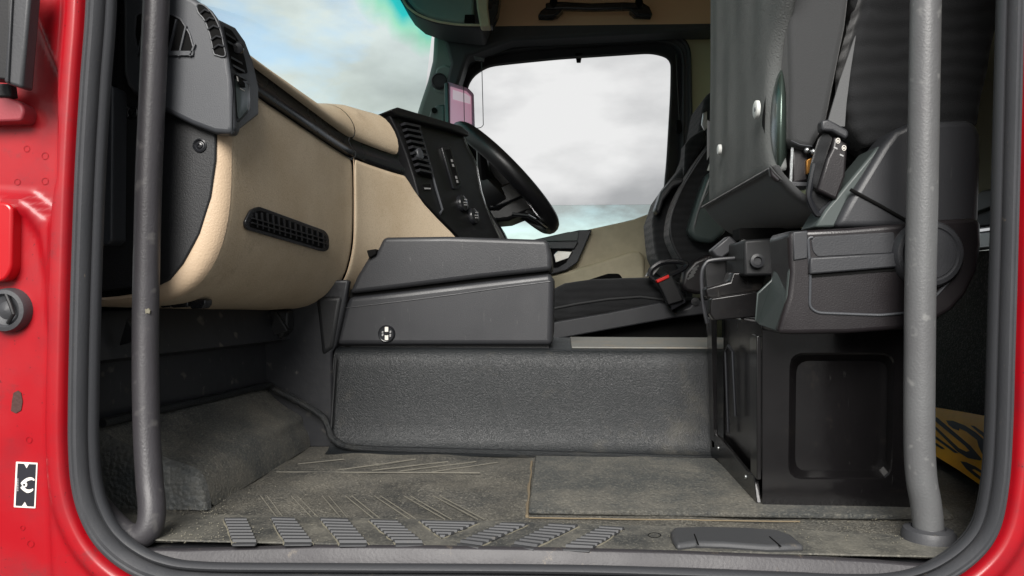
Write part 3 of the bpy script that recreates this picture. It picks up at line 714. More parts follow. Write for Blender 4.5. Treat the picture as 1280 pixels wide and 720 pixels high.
sl = cheek('switch_recess', rounded([V(p) for p in ((292, 92), (303, 97), (312, 103), (313, 135), (309, 142), (298, 154), (295, 150))], 4), .0032, .0045, 'trim_black', bevel=.0005)
cheek('recess_floor', rounded([V(p) for p in ((294, 98), (303, 101), (310, 106), (311, 134), (307, 140), (299, 149), (297, 146))], 3), .0046, .0052, 'driver_plastic', sl)
cheek('rocker', [(294, 92), (299, 95), (306, 104), (307, 110), (298, 105)], .0052, .010, 'vent_black', sl, bevel=.0006)
cheek('rocker_mark', [(295.5, 95), (297.5, 96), (298.5, 102), (296.5, 101)], .010, .0105, 'white_print', sl)
cheek('rocker_mark', [(300, 109.5), (306, 113), (306, 114.5), (300, 111)], .0052, .0058, 'white_print', sl)
# near face: fan grille
fg = slab('fan_grille', [(171, 19), (178, 17), (212, 18), (225, 25), (236, 42), (241, 60), (241, 67), (208, 68), (178, 66), (172, 58), (169.5, 42)], PY-.0006, .002, 'vent_black', pod, rnd=3)
tube('grille_rim', [at(x, y, PY-.001) for x, y in rounded([V(p) for p in ((170, 19), (177, 16), (212, 17), (226, 24), (237, 42), (242, 60), (242, 69), (208, 70), (177, 68), (171, 58), (168.5, 42))], 3)], .0011, 'grey_plastic', fg, n=6, closed=True)
for x0, x1 in ((182, 170), (198, 186), (219, 208), (231, 222), (242, 236)):
    ytop = 18 if x0 < 215 else (24 if x0 < 225 else (32 if x0 < 235 else 55))
    slab('grille_bar', [(x0, ytop), (x0+2, ytop), (x1+2, 70), (x1, 70)], PY-.0035, .004, 'grey_plastic', fg)
slab('grille_bar', [(205, 63.5), (241, 63.5), (241, 69), (205, 69)], PY-.0035, .004, 'grey_plastic', fg)
# curved defroster vent
va = [(246, 8), (250, 5), (258, 9), (268, 21), (276, 39), (280, 58), (282, 68), (279, 71), (271, 69), (267, 66), (263, 46), (256, 26), (248, 16)]
vb = slab('corner_vent', va, PY-.0008, .002, 'vent_black', pod, smoothcurve=3)
tube('vent_rim', [at(p[0], p[1], PY-.001) for p in curve2([V(p) for p in va], 3)], .0010, 'grey_plastic', vb, n=6, closed=True)
for (x0, y0, x1, y1) in ((250, 17, 262, 15), (256, 27, 268, 24), (260, 37, 274, 35), (264, 50, 277, 47), (266, 61, 280, 58)):
    tube('vent_bar', [at(x0, y0, PY-.002), at((x0+x1)/2, y0-5, PY-.003), at(x1, y1, PY-.002)], .0012, 'vent_slat', vb, n=6)
# gap shadow below pod
# small connector clips below the dash
for pts in ([(200, 377), (214, 376), (214, 384), (200, 385)], [(214, 378), (235, 376), (235, 384), (214, 385)], [(234, 374), (257, 374), (257, 381), (253, 386), (238, 386)]):
    slab('connector_clip', pts, .97, .02, 'trim_black', da, bevel=.002)

# ------------------------------------------------------------ centre instrument panel
cp = thing('centre_panel', at(570, 296, 1.66), 'glossy black centre instrument panel with vertical vents and two round buttons', 'instrument panel')
A = at(487, 140, 1.50); B = at(579, 169, 1.80); C_ = at(571, 296, 1.64)
pn = (B-A).cross(C_-A).normalized()
if pn.dot(A) > 0: pn = -pn
def cpp(x, y, off=0): return onpl(x, y, A+pn*off, pn)
def cpoly(name, px, o0, o1, m, parent=cp, rnd=0, **kw):
    if rnd: px = rounded([V(p) for p in px], rnd)
    a = [cpp(p[0], p[1], 0)+pn*o0 for p in px]; b = [cpp(p[0], p[1], 0)+pn*o1 for p in px]; n = len(a)
    return mesh(name, a+b, [list(range(n)), list(range(2*n-1, n-1, -1))]+[[i, (i+1) % n, n+(i+1) % n, n+i] for i in range(n)], m, parent, **kw)
rim = [(579, 169), (582, 178), (585.5, 186), (591, 196), (596, 207), (597.5, 216), (599, 225), (602, 240), (607, 257), (615, 277), (626, 300)]
cpoly('panel_body', [(486, 141), (579, 169)]+rim[1:]+[(577, 300), (550, 272), (524, 245), (518, 222), (509, 194), (497, 163)], -.07, 0, 'panel_black', bevel=.003)
tube('panel_bead', [cpp(x+.4, y, .001) for x, y in rim], .0016, 'chrome', cp, n=8)
cpoly('hood', [(483, 139), (492, 136), (540, 150), (571, 159), (580, 166), (582, 172), (560, 165), (489, 146)], -.10, .012, 'panel_black', bevel=.004, seg=3)
cv = cpoly('vent_shade', [(499, 153), (521, 159), (528, 190), (540, 224), (520, 220), (511, 196)], 0, .0006, 'vent_black', label='vertical louvred vent beside the beige panel')  # flat dark plate, its black paints the shade of an open well
for k in range(9):
    t = k/8.6; x0 = lerp(500, 520, t); x1 = lerp(521, 538, t); y = lerp(155, 217, t)
    cpoly('louvre', [(x0, y), (x1-1, y+4), (x1-1, y+6.8), (x0+1, y+3.0)], .0008, .012, 'vent_slat', cv)
lathe('vent_thumbwheel', cpp(523, 193, .008), pn, [(.013, -.004), (.013, .003), (.011, .006), (.005, .007), (0, .007)], 'grey_plastic', cv, n=16)
tube('vent_bar', [cpp(524, 160, .004), cpp(537, 205, .004), cpp(545, 235, .004), cpp(553, 262, .003), cpp(550, 267, .002)], .0028, 'grey_plastic', cp, n=8)
cpoly('rocker_switch', [(527, 231), (537, 230), (538, 237), (529, 238)], 0, .002, 'vent_black')
cpoly('switch_mark', [(529, 235), (537, 235.5), (537, 237), (530, 237)], .002, .003, 'grey_print')
slt = cpoly('card_slot', [(550, 184), (561, 183), (575, 233), (571, 237), (565, 237)], 0, .005, 'trim_black', rnd=2, bevel=.001)
cpoly('slot_gap', [(554, 188), (560, 187.5), (572, 231), (568, 234)], .005, .0055, 'vent_black', slt)
for y in (200, 206, 221, 226): cpoly('slot_print', [(558+(y-190)*.26, y), (560+(y-190)*.26, y), (561+(y-190)*.26, y+3.5), (559+(y-190)*.26, y+3.5)], .0056, .0062, 'grey_print', slt)
for x, y in ((576, 255), (590, 271)):
    c = cpp(x, y, 0)
    bt = lathe('round_button', c, pn, [(.020, 0), (.020, .004), (.018, .009), (.014, .011), (0, .011)], 'trim_black', cp, n=20)
    for dx, dy, w_ in ((-1, -4.5, 3), (-2, -.8, 4), (-1.5, 2.2, 3.5)):
        cpoly('button_print', [(x+dx, y+dy), (x+dx+w_, y+dy+.3), (x+dx+w_, y+dy+1.6), (x+dx, y+dy+1.3)], .0115, .0122, 'grey_print', bt)

# ------------------------------------------------------------ steering wheel
sw = thing('steering_wheel', at(600, 285, 2.25), 'black steering wheel seen edge on behind the centre panel', 'steering wheel')
T1, T2 = at(575, 168, 2.3), at(688, 281, 2.3)
ax = (T2-T1).normalized(); cwl = T2-ax*.195
side = V((0, 1, 0)); wn = ax.cross(side).normalized()
side = (side+wn*-.10).normalized()
ring = [cwl+ax*math.cos(a)*.195+side*math.sin(a)*.195 for a in [2*math.pi*k/64 for k in range(64)]]
tube('rim', ring, .026, 'panel_black', sw, n=14, closed=True)
if wn.z > 0: wn = -wn
hub = cwl+wn*.05
lathe('hub', hub, wn, [(.0, -.035), (.06, -.03), (.085, -.01), (.08, .03), (.05, .07), (.045, .12), (0, .125)], 'panel_black', sw, n=24)
for a in (R(-15), R(15), R(120), R(240)):
    e = cwl+ax*math.cos(a)*.19+side*math.sin(a)*.19
    tube('spoke', [hub, hub.lerp(e, .5)+wn*.015, e], [.03, .02, .012], 'panel_black', sw, n=10)
slab('column_cowl', [(598, 175), (612, 190), (640, 215), (662, 240), (672, 262), (655, 268), (635, 276), (612, 278), (600, 262), (592, 225)], 2.25, .2, 'panel_black', sw, bevel=.012, seg=3)
slab('cowl_face', [(606, 240), (640, 226), (652, 238), (656, 245), (630, 256), (612, 262)], 2.235, .03, 'trim_black', sw, bevel=.006)
tube('stalk', [at(640, 268, 2.2), at(660, 270, 2.2), at(672, 277, 2.2), at(684, 286, 2.2)], .006, 'chrome', sw, n=8)
slab('cowl_foot', [(607, 255), (615, 268), (628, 288), (634, 300), (607, 300)], 2.2, .1, 'panel_black', sw, bevel=.005)

# ------------------------------------------------------------ windscreen
wg = []
for j in range(13):
    t = j/12; wg.append([V((lerp(wsX(.86+2.06*i/40, False), wsX(.86+2.06*i/40, True), t), .86+2.06*i/40, lerp(.26, 1.06, t))) for i in range(41)])
wsd = grid('windscreen', wg, 'glass_windscreen', None, org=V((0, 0, 0)))
tag(wsd, 'large curved windscreen tinted cyan along its top edge', 'windscreen')
# far pillar between windscreen and door
pl = thing('windscreen_pillar', at(540, 180, 2.88), 'grey green windscreen pillar beyond the dashboard, between windscreen and driver window', 'pillar')
slab('pillar_cover', [(543, 20), (541, 60), (540, 75), (534, 100), (524, 130), (512, 170), (500, 210), (570, 210), (562, 140), (562, 100), (575, 70), (560, 30)], 2.87, .10, 'pillar', pl, bevel=.02, seg=4)
slab('upper_corner', [(520, 18), (541, 33), (556, 52), (563, 78), (556, 110), (572, 108), (584, 70), (640, 50), (760, 44), (905, 36), (905, 26), (620, 30), (560, 20)], 2.84, .10, 'pillar_dark', pl, bevel=.012, seg=3)
c = at(549, 102, 2.86); k = 2.86/F
lathe('tweeter', c, (.1, -1, 0), [(10*k, -.02), (10*k, .012), (8.5*k, .018), (8*k, .014), (0, .016)], 'pillar_dark', pl, n=24)
slab('tweeter_base', [(541, 112), (545, 85), (556, 80), (566, 84), (560, 120)], 2.862, .03, 'pillar', pl, bevel=.008)

# camera display hanging on the pillar
ms = thing('display_screen', at(570, 170, 2.80), 'upright pink tinted display screen mounted on the far pillar', 'display')
slab('back_shell', [(555, 104), (560, 102), (562, 165), (556, 162)], 2.70, .04, 'driver_plastic', ms, bevel=.004, label='pale green rear shell')
slab('bezel', [(559, 102), (585, 110), (592, 117), (594, 180), (560, 166)], 2.71, .012, 'screen_bezel', ms, rnd=2, bevel=.002)
slab('screen', [(563, 108), (583, 114), (589, 120), (590, 174), (563, 163)], 2.707, .004, 'screen_pink', ms)
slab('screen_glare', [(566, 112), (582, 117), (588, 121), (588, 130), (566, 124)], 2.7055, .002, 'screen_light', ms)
slab('mount_arm', [(536, 150), (538, 138), (546, 131), (556, 130), (556, 160), (550, 156)], 2.74, .03, 'driver_plastic', ms, bevel=.006)
c = at(543, 138, 2.738); lathe('mount_bolt', c, (0, -1, 0), [(.010, 0), (.010, .004), (.006, .005), (0, .003)], 'vent_black', ms, n=16)
wl = thing('sunblind_wire', at(604, 160, 2.76), 'thin wire loop of a side sunblind hanging over the driver window', 'wire loop')
tube('wire', curve2([at(x, y, 2.66) for x, y in ((602, 73), (603, 110), (604, 150), (603.5, 157), (598, 160), (585, 160), (581, 157), (580, 130), (579.5, 108))], 5, False), .0014, 'frame_dark', wl, n=6)
slab('wire_clip', [(592, 70), (605, 72), (605, 76), (594, 75)], 2.66, .01, 'grey_plastic', wl, bevel=.001)

# ------------------------------------------------------------ driver door (far side)
dd = thing('driver_door', at(760, 430, 2.97), 'far driver door with half lowered window, beige lining and black armrest', 'door')
WIN = rounded([(578, 300), (579, 128), (588, 98), (610, 83), (700, 74), (815, 66.5), (839, 74), (838, 120), (833, 200), (828, 252), (818, 268), (739, 287), (640, 306)], 12, 5)
inn, out = ringpoly(WIN, FR, ctr)
rows = [[at(p.x, p.y, 3.03) for p in inn], [at(p.x, p.y, 2.985) for p in inn], [at(lerp(p.x, q.x, .12), lerp(p.y, q.y, .12), 2.978) for p, q in zip(inn, out)],
        [at(lerp(p.x, q.x, .45), lerp(p.y, q.y, .45), 2.992) for p, q in zip(inn, out)], [at(lerp(p.x, q.x, .55), lerp(p.y, q.y, .55), 2.975) for p, q in zip(inn, out)],
        [at(lerp(p.x, q.x, .8), lerp(p.y, q.y, .8), 2.97) for p, q in zip(inn, out)], [at(q.x, q.y, 2.985) for p, q in zip(inn, out)]]
grid('window_frame', rows, 'frame_dark', dd, closed_v=True, sharp=40)
for t, r_ in ((.62, .005), (.9, .008), (.05, .006)):
    tube('frame_gasket', [at(lerp(p.x, q.x, t), lerp(p.y, q.y, t), 2.968) for p, q in zip(inn, out)], r_, 'pillar_dark' if t > .1 else 'grey_plastic', dd, n=8, closed=True)
slab('window_glass', [(570, 256), (700, 256.5), (812, 255.5), (822, 257), (826, 262), (822, 330), (570, 330)], 3.005, .005, 'glass_teal', dd, label='teal tinted pane lowered halfway')
slab('glass_clip', [(719, 66), (728, 66), (726, 77), (721, 77)], 2.975, .02, 'vent_black', dd, bevel=.002)
# lining
lin = [(660, 304), (739, 286), (790, 275), (814, 266), (822, 254), (824, 300), (824, 440), (640, 440), (640, 310)]
slab('door_lining', lin, 2.93, .05, 'beige_door', dd, bevel=.006, seg=3)
slab('lining_shelf', [(640, 352), (680, 347), (740, 330), (790, 314), (800, 314), (806, 322), (806, 440), (640, 440)], 2.905, .03, 'beige_door', dd, bevel=.012, seg=4)
slab('door_pocket', [(690, 362), (735, 350), (760, 342), (774, 342), (779, 349), (779, 356), (690, 372)], 2.90, .02, 'vent_black', dd, rnd=3)
slab('edge_trim', [(816, 262), (826, 250), (826, 440), (816, 440)], 2.90, .06, 'black_panel', dd, bevel=.004)
ah = slab('armrest', [(650, 303), (724, 287.5), (740, 287), (731, 308), (722, 328), (708, 338), (690, 343), (650, 345)], 2.885, .05, 'grey_plastic', dd, bevel=.004)
slab('armrest_recess', [(660, 312), (716, 311), (708, 328), (698, 334), (660, 338)], 2.882, .004, 'vent_black', ah)
slab('door_handle', [(692, 318), (697, 313), (716, 314), (711, 323), (694, 329)], 2.876, .01, 'chrome', ah, bevel=.003)
slab('switch_bank', [(670, 299), (710, 290), (724, 289), (722, 301), (670, 302)], 2.88, .01, 'driver_plastic', ah, bevel=.002)
slab('arm_bar', [(650, 302), (723, 302), (718, 311), (650, 311)], 2.872, .02, 'grey_plastic', ah, bevel=.003)
# blind cord on the right of the frame
bc = thing('blind_cord', at(849, 165, 2.95), 'thin white blind cord with black clip beside the driver window', 'cord')
tube('cord', [at(845, 68, 2.95), at(847, 110, 2.95), at(849, 150, 2.95)], .0016, 'webbing', bc, n=6)
slab('cord_clip', [(845.5, 150), (851.5, 150), (853, 163), (850, 167), (846, 165)], 2.945, .012, 'vent_black', bc, bevel=.002)

# overhead handle and visor shelf
oh = thing('ceiling_handle', at(740, 20, 2.78), 'black ceiling grab handle on the beige roof header', 'grab handle')
slab('grip', [(682, 3), (700, 1.5), (740, 3.5), (780, 2), (806, 3), (806, 10), (780, 11), (740, 12), (705, 11), (682, 12)], 2.76, .03, 'trim_black', oh, bevel=.006, seg=3)
slab('foot', [(672, 20), (676, 13), (690, 3), (700, 3), (704, 11), (697, 18), (690, 20)], 2.765, .05, 'trim_black', oh, bevel=.004)
slab('foot', [(787, 12), (790, 3), (802, 2), (812, 8), (816, 18), (814, 19), (794, 18)], 2.765, .05, 'trim_black', oh, bevel=.004)
for x in (692, 799): slab('stud', [(x-4, -8), (x+4, -8), (x+5, 4), (x, 10), (x-5, 4)], 2.757, .01, 'vent_black', oh, bevel=.002)
vz = thing('overhead_shelf', at(560, 30, 2.6), 'dark rounded overhead shelf end with beige edging above the far pillar', 'overhead shelf')
slab('shelf_edge', [(480, -60), (498, -4), (506, 8), (520, 20), (545, 29), (575, 33), (600, 35), (606, 20), (606, -60)], 2.62, .2, 'pillar_dark', vz, bevel=.01, seg=3)
slab('shelf_cap', [(496, -60), (508, -2), (520, 12), (540, 22), (570, 28), (592, 28), (592, -60)], 2.60, .03, 'pillar', vz, bevel=.01, seg=3)
tube('shelf_bead', curve2([at(x, y, 2.598) for x, y in ((490, -40), (503, -2), (516, 14), (540, 25), (570, 30.5), (600, 31.5))], 5, False), .004, 'beige_door', vz, n=8)
slab('shelf_post', [(590, -60), (612, -60), (610, 10), (613, 33), (600, 33), (596, 10)], 2.59, .05, 'beige_door', vz, bevel=.006)
slab('shelf_side', [(607, -60), (632, -60), (622, 16), (614, 32), (610, 30), (607, 0)], 2.595, .06, 'trim_black', vz, bevel=.004)
slab('shelf_latch', [(581, 18), (593, 18), (593, 28), (580, 28)], 2.592, .01, 'vent_black', vz, bevel=.002)

# ------------------------------------------------------------ driver seat (far)
dr = thing('driver_seat', (.30, 2.5, ZF), 'black cloth driver seat with grey armrest, beyond the engine tunnel', 'seat')
DY = 2.28
slab('base_cover', [(684, 405), (700, 401), (760, 391), (825, 378), (834, 380), (843, 391), (862, 384), (868, 377), (895, 373), (895, 391), (840, 398), (690, 425)], DY-.04, .5, 'seat_plastic', dr, bevel=.004)
slab('suspension', [(690, 405), (895, 385), (895, 470), (690, 470)], DY+.02, .44, 'vent_black', dr)
slab('seat_cushion', [(684, 372), (690, 362), (706, 354), (740, 349), (780, 347.5), (824, 346), (850, 352), (862, 372), (850, 385), (760, 392), (700, 402), (684, 402)], DY, .46, 'fabric_black', dr, bevel=.02, seg=4)
tube('cushion_piping', [at(x, y, DY-.003) for x, y in ((690, 386), (720, 380), (760, 374), (800, 371), (840, 376))], .003, 'fabric_flap', dr, n=8)
slab('backrest', [(822, 330), (818, 300), (816, 275), (826, 245), (842, 222), (860, 200), (874, 165), (884, 110), (930, 110), (930, 350), (850, 352)], DY+.12, .30, 'fabric_black', dr, bevel=.035, seg=5)
slab('back_bolster', [(838, 300), (837, 282), (842, 258), (856, 226), (872, 200), (890, 176), (905, 160), (912, 200), (900, 300), (880, 345), (862, 340), (850, 325)], DY, .14, 'fabric_black', dr, smoothcurve=3, bevel=.02, seg=4)
tube('bolster_piping', curve2([at(x, y, DY-.002) for x, y in ((855, 330), (842, 306), (838, 282), (843, 258), (858, 226), (884, 186), (896, 172))], 5, False), .0022, 'seat_plastic', dr, n=6)
slab('back_frame', [(819, 262), (826, 240), (840, 224), (853, 222), (856, 228), (842, 234), (830, 250), (824, 268)], DY+.06, .08, 'seat_plastic', dr, bevel=.006)
slab('head_wing', [(855, 222), (857, 180), (863, 172), (880, 160), (884, 175), (868, 200)], DY+.1, .1, 'fabric_black', dr, bevel=.01)
slab('armrest', [(861, 288), (864, 276), (872, 250), (882, 222), (886, 214), (900, 214), (912, 240), (908, 290), (890, 305), (874, 302), (865, 298)], DY-.06, .07, 'driver_plastic', dr, bevel=.014, seg=5)
tube('armrest_line', curve2([at(x, y, DY-.062) for x, y in ((868, 284), (876, 256), (890, 232), (893, 225))], 5, False), .0018, 'seat_plastic', dr, n=6)
slab('recliner_cover', [(852, 356), (856, 340), (868, 326), (886, 318), (902, 318), (905, 350), (900, 364), (872, 368), (856, 364)], DY-.07, .06, 'seat_plastic_dark', dr, bevel=.012, seg=4)
for k in range(4): slab('recliner_slot', [(859+k*2, 348-k*4), (867+k*2, 343-k*4), (868+k*2, 345-k*4), (860+k*2, 350-k*4)], DY-.073, .004, 'steel', dr)
tube('armrest_loop', curve2([at(x, y, DY-.05) for x, y in ((812, 345), (815, 336), (828, 328), (848, 327), (858, 330), (852, 337), (836, 345), (824, 352), (812, 345))], 5, False), .008, 'trim_black', dr, n=8)
slab('loop_plate', [(806, 346), (812, 336), (822, 330), (826, 333), (816, 345)], DY-.045, .01, 'grey_print', dr, bevel=.002)
lathe('cover_plug', at(869, 377, DY-.04), (0, -1, 0), [(.012, 0), (.012, .004), (0, .005)], 'black_panel', dr, n=16)
bk = thing('seatbelt_buckle', at(840, 378, 2.15), 'black seatbelt buckle with red press button beside the driver seat', 'buckle')
slab('buckle_case', [(820, 350), (836, 341), (841, 345), (855, 376), (835, 382), (828, 366)], DY-.11, .03, 'panel_black', bk, bevel=.004)
slab('press_button', [(820.5, 350), (836, 343), (837, 347), (822, 354)], DY-.115, .03, 'buckle_red', bk, bevel=.002, label='red press button')
slab('buckle_stalk', [(838, 380), (853, 370), (858, 378), (840, 388)], DY-.10, .01, 'trim_black', bk, bevel=.002)
bl = thing('belt_strap', at(890, 220, 2.1), 'pale seatbelt strap end hanging above the driver armrest', 'strap')
slab('strap', [(884, 213), (894, 184), (899, 182), (891, 213)], DY-.10, .004, 'white_button', bl)
slab('strap_tongue', [(893, 190), (895, 176), (901, 174), (901, 188), (897, 192)], DY-.105, .008, 'steel', bl, bevel=.002)
slab('belt_guide', [(877, 155), (879, 141), (884, 139), (884, 160), (881, 163)], DY-.10, .01, 'steel', bl, bevel=.002)

# ------------------------------------------------------------ passenger seat (near, cushion folded up)
ps = thing('passenger_seat', (.42, 1.2, ZF), 'grey and black passenger seat with its cushion folded up, by the right pole', 'seat')
# folded cushion cover: left face + wrap under
XL = .272
def yn(z): return sinterp(z, [.13, .16, .20, .28, .33, .40, .60], [.985, 1.0, 1.02, 1.02, .99, .925, .90])
rows = []
for i in range(40):
    z = lerp(.150, .80, i/39); y0 = yn(z); row = []
    for j in range(31):
        t = j/30; Y = lerp(y0, 1.46, t)
        x = XL-.004*math.sin(t*math.pi)*(.5+.5*math.sin(z*5))+.0015*math.sin(t*21+z*3)*smooth01((z-.15)*8)+(.014*smooth01((.04-t)/.04))+.02*smooth01((t-.94)/.06)
        row.append(V((x, Y, z)))
    rows.append(row)
grid('cushion_cover', rows, 'fabric_grey', ps, solid=.012, sub=1, sharp=80)
rows = []
for j in range(21):
    t = j/20; Y = lerp(.985, 1.46, t)
    rows.append([V((x, Y, z)) for x, z in ((XL-.004, .158), (XL-.006, .150), (XL+.004, .135), (XL+.025, .112), (XL+.055, .092), (XL+.09, .088), (XL+.12, .10))])
grid('cushion_front_edge', rows, 'fabric_flap', ps, solid=.012, sub=1, sharp=80)
tube('cushion_seam', [V((XL-.007, lerp(.985, 1.46, j/20), .151)) for j in range(21)], .0022, 'fabric_black', ps, n=8)
box('cushion_core', (XL+.02, 1.05, .17), (XL+.13, 1.44, .80), 'vent_black', ps)
rows = []
for i in range(25):
    t = i/24; y = lerp(82, 230, t); hw = 13.5*(max(0, math.sin(math.pi*min(1, max(0, t))))**.45)+.3; cx = lerp(978, 975, t)
    rows.append([at(cx-hw+2*hw*j/14, y, 1.035-.045*math.sin(math.pi*j/14)**.8*(math.sin(math.pi*t)**.5 if 0 < t < 1 else 0)) for j in range(15)])
grid('cushion_shell', rows, 'shell_metal', ps, sharp=80, label='shiny green black metal shell inside the slit cover')
slab('cushion_slit', [(962, 228), (957, 190), (955, 150), (958, 100), (972, 40), (990, -20), (1000, -20), (995, 100), (990, 230)], 1.045, .01, 'vent_black', ps)
fl = slab('side_flap', [(988, -40), (986, 40), (988, 110), (987, 150), (988, 179), (1000, 184), (1016, 186), (1034, 150), (1046, 90), (1058, 30), (1066, -40)], .985, .07, 'fabric_flap', ps, bevel=.008, seg=4)
tube('flap_stitch', [at(x, y, .984) for x, y in ((989, 176), (1000, 181), (1015, 183))], .0008, 'grey_plastic', fl, n=5)
slab('hinge_block', [(990, 182), (1012, 186), (1010, 226), (990, 230)], 1.0, .05, 'seat_plastic_dark', ps, bevel=.003)
slab('hinge_edge', [(989, 184), (992, 184), (990, 228), (987, 226)], .995, .004, 'steel', ps)
for x, y in ((1009, 188), (1017, 190)):
    lathe('rivet', at(x, y, .99), (0, -1, 0), [(.004, -.002), (.004, .002), (.0025, .0035), (0, .004)], 'steel', ps, n=12)
slab('hinge_bracket', [(1008, 200), (1016, 196), (1020, 214), (1008, 218)], .995, .01, 'brass', ps, bevel=.001)
slab('hinge_plate', [(975, 226), (1018, 228), (1018, 233), (985, 233)], .99, .04, 'seat_plastic', ps, bevel=.001)
slab('cushion_clip', [(962, 209), (966, 207), (972, 216), (978, 222), (973, 228), (964, 220)], .975, .01, 'seat_plastic_dark', ps, bevel=.002)
tube('cushion_clip', [at(962, 207, .974), at(970, 217, .974), at(977, 224, .974)], .0012, 'steel', ps, n=6)
for x, y, rx, ry in ((944, 137, 5, 14), (898, 187, 3.5, 13)):
    c = atx(x, y, XL-.012)
    lathe('cover_button', c, (-1, 0, 0), [(rx*.0024, -.004), (rx*.0024, 0), (rx*.002, .0012), (.003, .001), (0, .0016)], 'white_button', ps, n=20)
lathe('button_slot', atx(944, 137, XL-.0165), (-1, 0, 0), [(.003, 0), (.003, .0008), (0, .0008)], 'grey_plastic', ps, n=8)
# curved grey webbing patch
rowsn = slab('belt_webbing', [(884, 150), (888, 152), (892, 165), (894, 182), (890, 188), (884, 200)], 1.47, .003, 'webbing', ps)
# backrest
slab('backrest', [(1052, -60), (1072, 10), (1066, 60), (1056, 100), (1058, 140), (1070, 175), (1095, 195), (1140, 175), (1216, 165), (1230, 120), (1242, 60), (1248, -60)], 1.01, .46, 'fabric_black', ps, smoothcurve=3, bevel=.03, seg=6)
tube('backrest_piping', curve2([at(x, y, 1.0) for x, y in ((1094, -40), (1088, 10), (1078, 50), (1075, 90), (1078, 130), (1084, 170))], 5, False), .0014, 'fabric_flap', ps, n=8)
slab('bolster', [(1058, 92), (1066, 50), (1078, 10), (1090, -40), (1140, -40), (1140, 170), (1100, 178), (1080, 180), (1064, 150)], .99, .05, 'fabric_black', ps, smoothcurve=3, bevel=.02, seg=5)
# grey side cover
sc1 = slab('side_cover', [(1044, 284), (1060, 252), (1102, 184), (1118, 163), (1136, 154), (1165, 151), (1210, 149.5), (1222, 154), (1227.5, 168), (1228, 200), (1225, 273), (1222, 284)], .945, .06, 'seat_plastic', ps, bevel=.008, seg=4)
slab('cover_edge', [(1019, 284), (1032, 262), (1044, 248), (1060, 228), (1098, 182), (1104, 184), (1060, 250), (1044, 284)], .955, .06, 'green_plastic', ps, bevel=.004)
tube('cover_groove', [at(1063, 237, .944), at(1100, 257, .944), at(1140, 280, .944)], .0022, 'vent_black', sc1, n=8)
# hinge housing
hous = [(985, 292), (990, 288.5), (1060, 285), (1135, 279), (1150, 276), (1222, 272), (1227, 280), (1228, 305), (1222, 340), (1208, 368), (1190, 388), (1170, 400), (1130, 412), (1060, 417), (990, 418), (972, 417), (985, 370), (988, 340)]
hg = slab('hinge_housing', hous, .915, .085, 'seat_plastic_dark', ps, bevel=.008, seg=4)
# front nose: left cheek that recedes
A_ = [(985, 292), (988, 330), (984, 372), (973, 417), (950, 406), (942, 402), (945, 366), (962, 350), (969, 338), (972, 302), (978, 292)]
nose = [at(x, y, .917) if i < 4 else at(x, y, .985) for i, (x, y) in enumerate(A_)]
mesh('housing_nose', *prism(nose, (.03, .03, 0)), 'green_plastic', ps, bevel=.003, seg=3, label='scuffed green grey nose of the hinge housing')
def hpl(name, px, d, m, parent=hg, **kw): return slab(name, px, .915-d, d+.001, m, parent, **kw)
hpl('housing_band', [(991, 290), (1010, 288), (1010, 323), (992, 326)], .002, 'seat_plastic', bevel=.002)
hpl('upper_inset', [(1014, 301), (1018, 296), (1118, 290), (1120, 316), (1022, 321), (1016, 314)], .001, 'seat_plastic', rnd=3, bevel=.0008)
hpl('ledge', [(1013, 322), (1120, 316), (1124, 321), (1122, 334), (1012, 343)], .006, 'seat_plastic', bevel=.002)
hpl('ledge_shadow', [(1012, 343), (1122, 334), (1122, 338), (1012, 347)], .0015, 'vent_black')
tube('inset_line', [at(x, y, .9143) for x, y in rounded([V(p) for p in ((1010, 296), (1013, 345), (1012, 384), (1022, 391), (1100, 394), (1134, 391), (1165, 375), (1188, 350), (1194, 322))], 6)], .0016, 'grey_plastic', hg, n=8)
c = at(1158, 318, .915); k = .915/F
kn = lathe('pivot_cap', c, (0, -1, 0), [(42*k, -.002), (41*k, .006), (38*k, .010), (33*k, .011), (31.5*k, .0095), (30*k, .0095), (29*k, .011), (0, .0115)], 'seat_plastic', ps, n=40, label='round pivot cap behind the pole')
# pedestal
BY = .985
pd = slab('pedestal', [(953, 402), (1158, 402), (1160, 636), (953, 631)], BY+.024, .24, 'gloss_black', ps, bevel=.003)
OUTR = [(953, 402), (1159, 402), (1161, 636), (953, 631)]
PKT = rounded([(988, 442), (1118, 442), (1114, 598), (986, 598)], 18, 6)
pi_, po_ = ringpoly(PKT, OUTR, (1050, 520), 80)
def sc_(p, s): return V((1052, 520))+(p-V((1052, 520)))*s
rows = [[at(p.x, p.y, BY+.024) for p in po_], [at(p.x, p.y, BY) for p in po_], [at(sc_(p, 1.015).x, sc_(p, 1.015).y, BY) for p in pi_], [at(sc_(p, .985).x, sc_(p, .985).y, BY+.002) for p in pi_],
        [at(sc_(p, .89).x, sc_(p, .89).y, BY+.020) for p in pi_], [at(sc_(p, .88).x, sc_(p, .88).y, BY+.0215) for p in pi_]]
grid('pedestal_face', rows, 'gloss_black', ps, closed_v=True, sharp=14, label='glossy black face with a rounded rectangular recess')
rec = [at(sc_(p, .885).x, sc_(p, .885).y, BY+.0212) for p in pi_]
mesh('recess_panel', *prism(rec, (0, .001, 0)), 'gloss_black', ps)
XS = at(953, 500, BY).x
def sidep(name, px, o0, o1, m, **kw):
    a = [atx(x, y, XS)+V((o0, 0, 0)) for x, y in px]; b = [atx(x, y, XS)+V((o1, 0, 0)) for x, y in px]; n = len(a)
    return mesh(name, a+b, [list(range(n)), list(range(2*n-1, n-1, -1))]+[[i, (i+1) % n, n+(i+1) % n, n+i] for i in range(n)], m, ps, **kw)
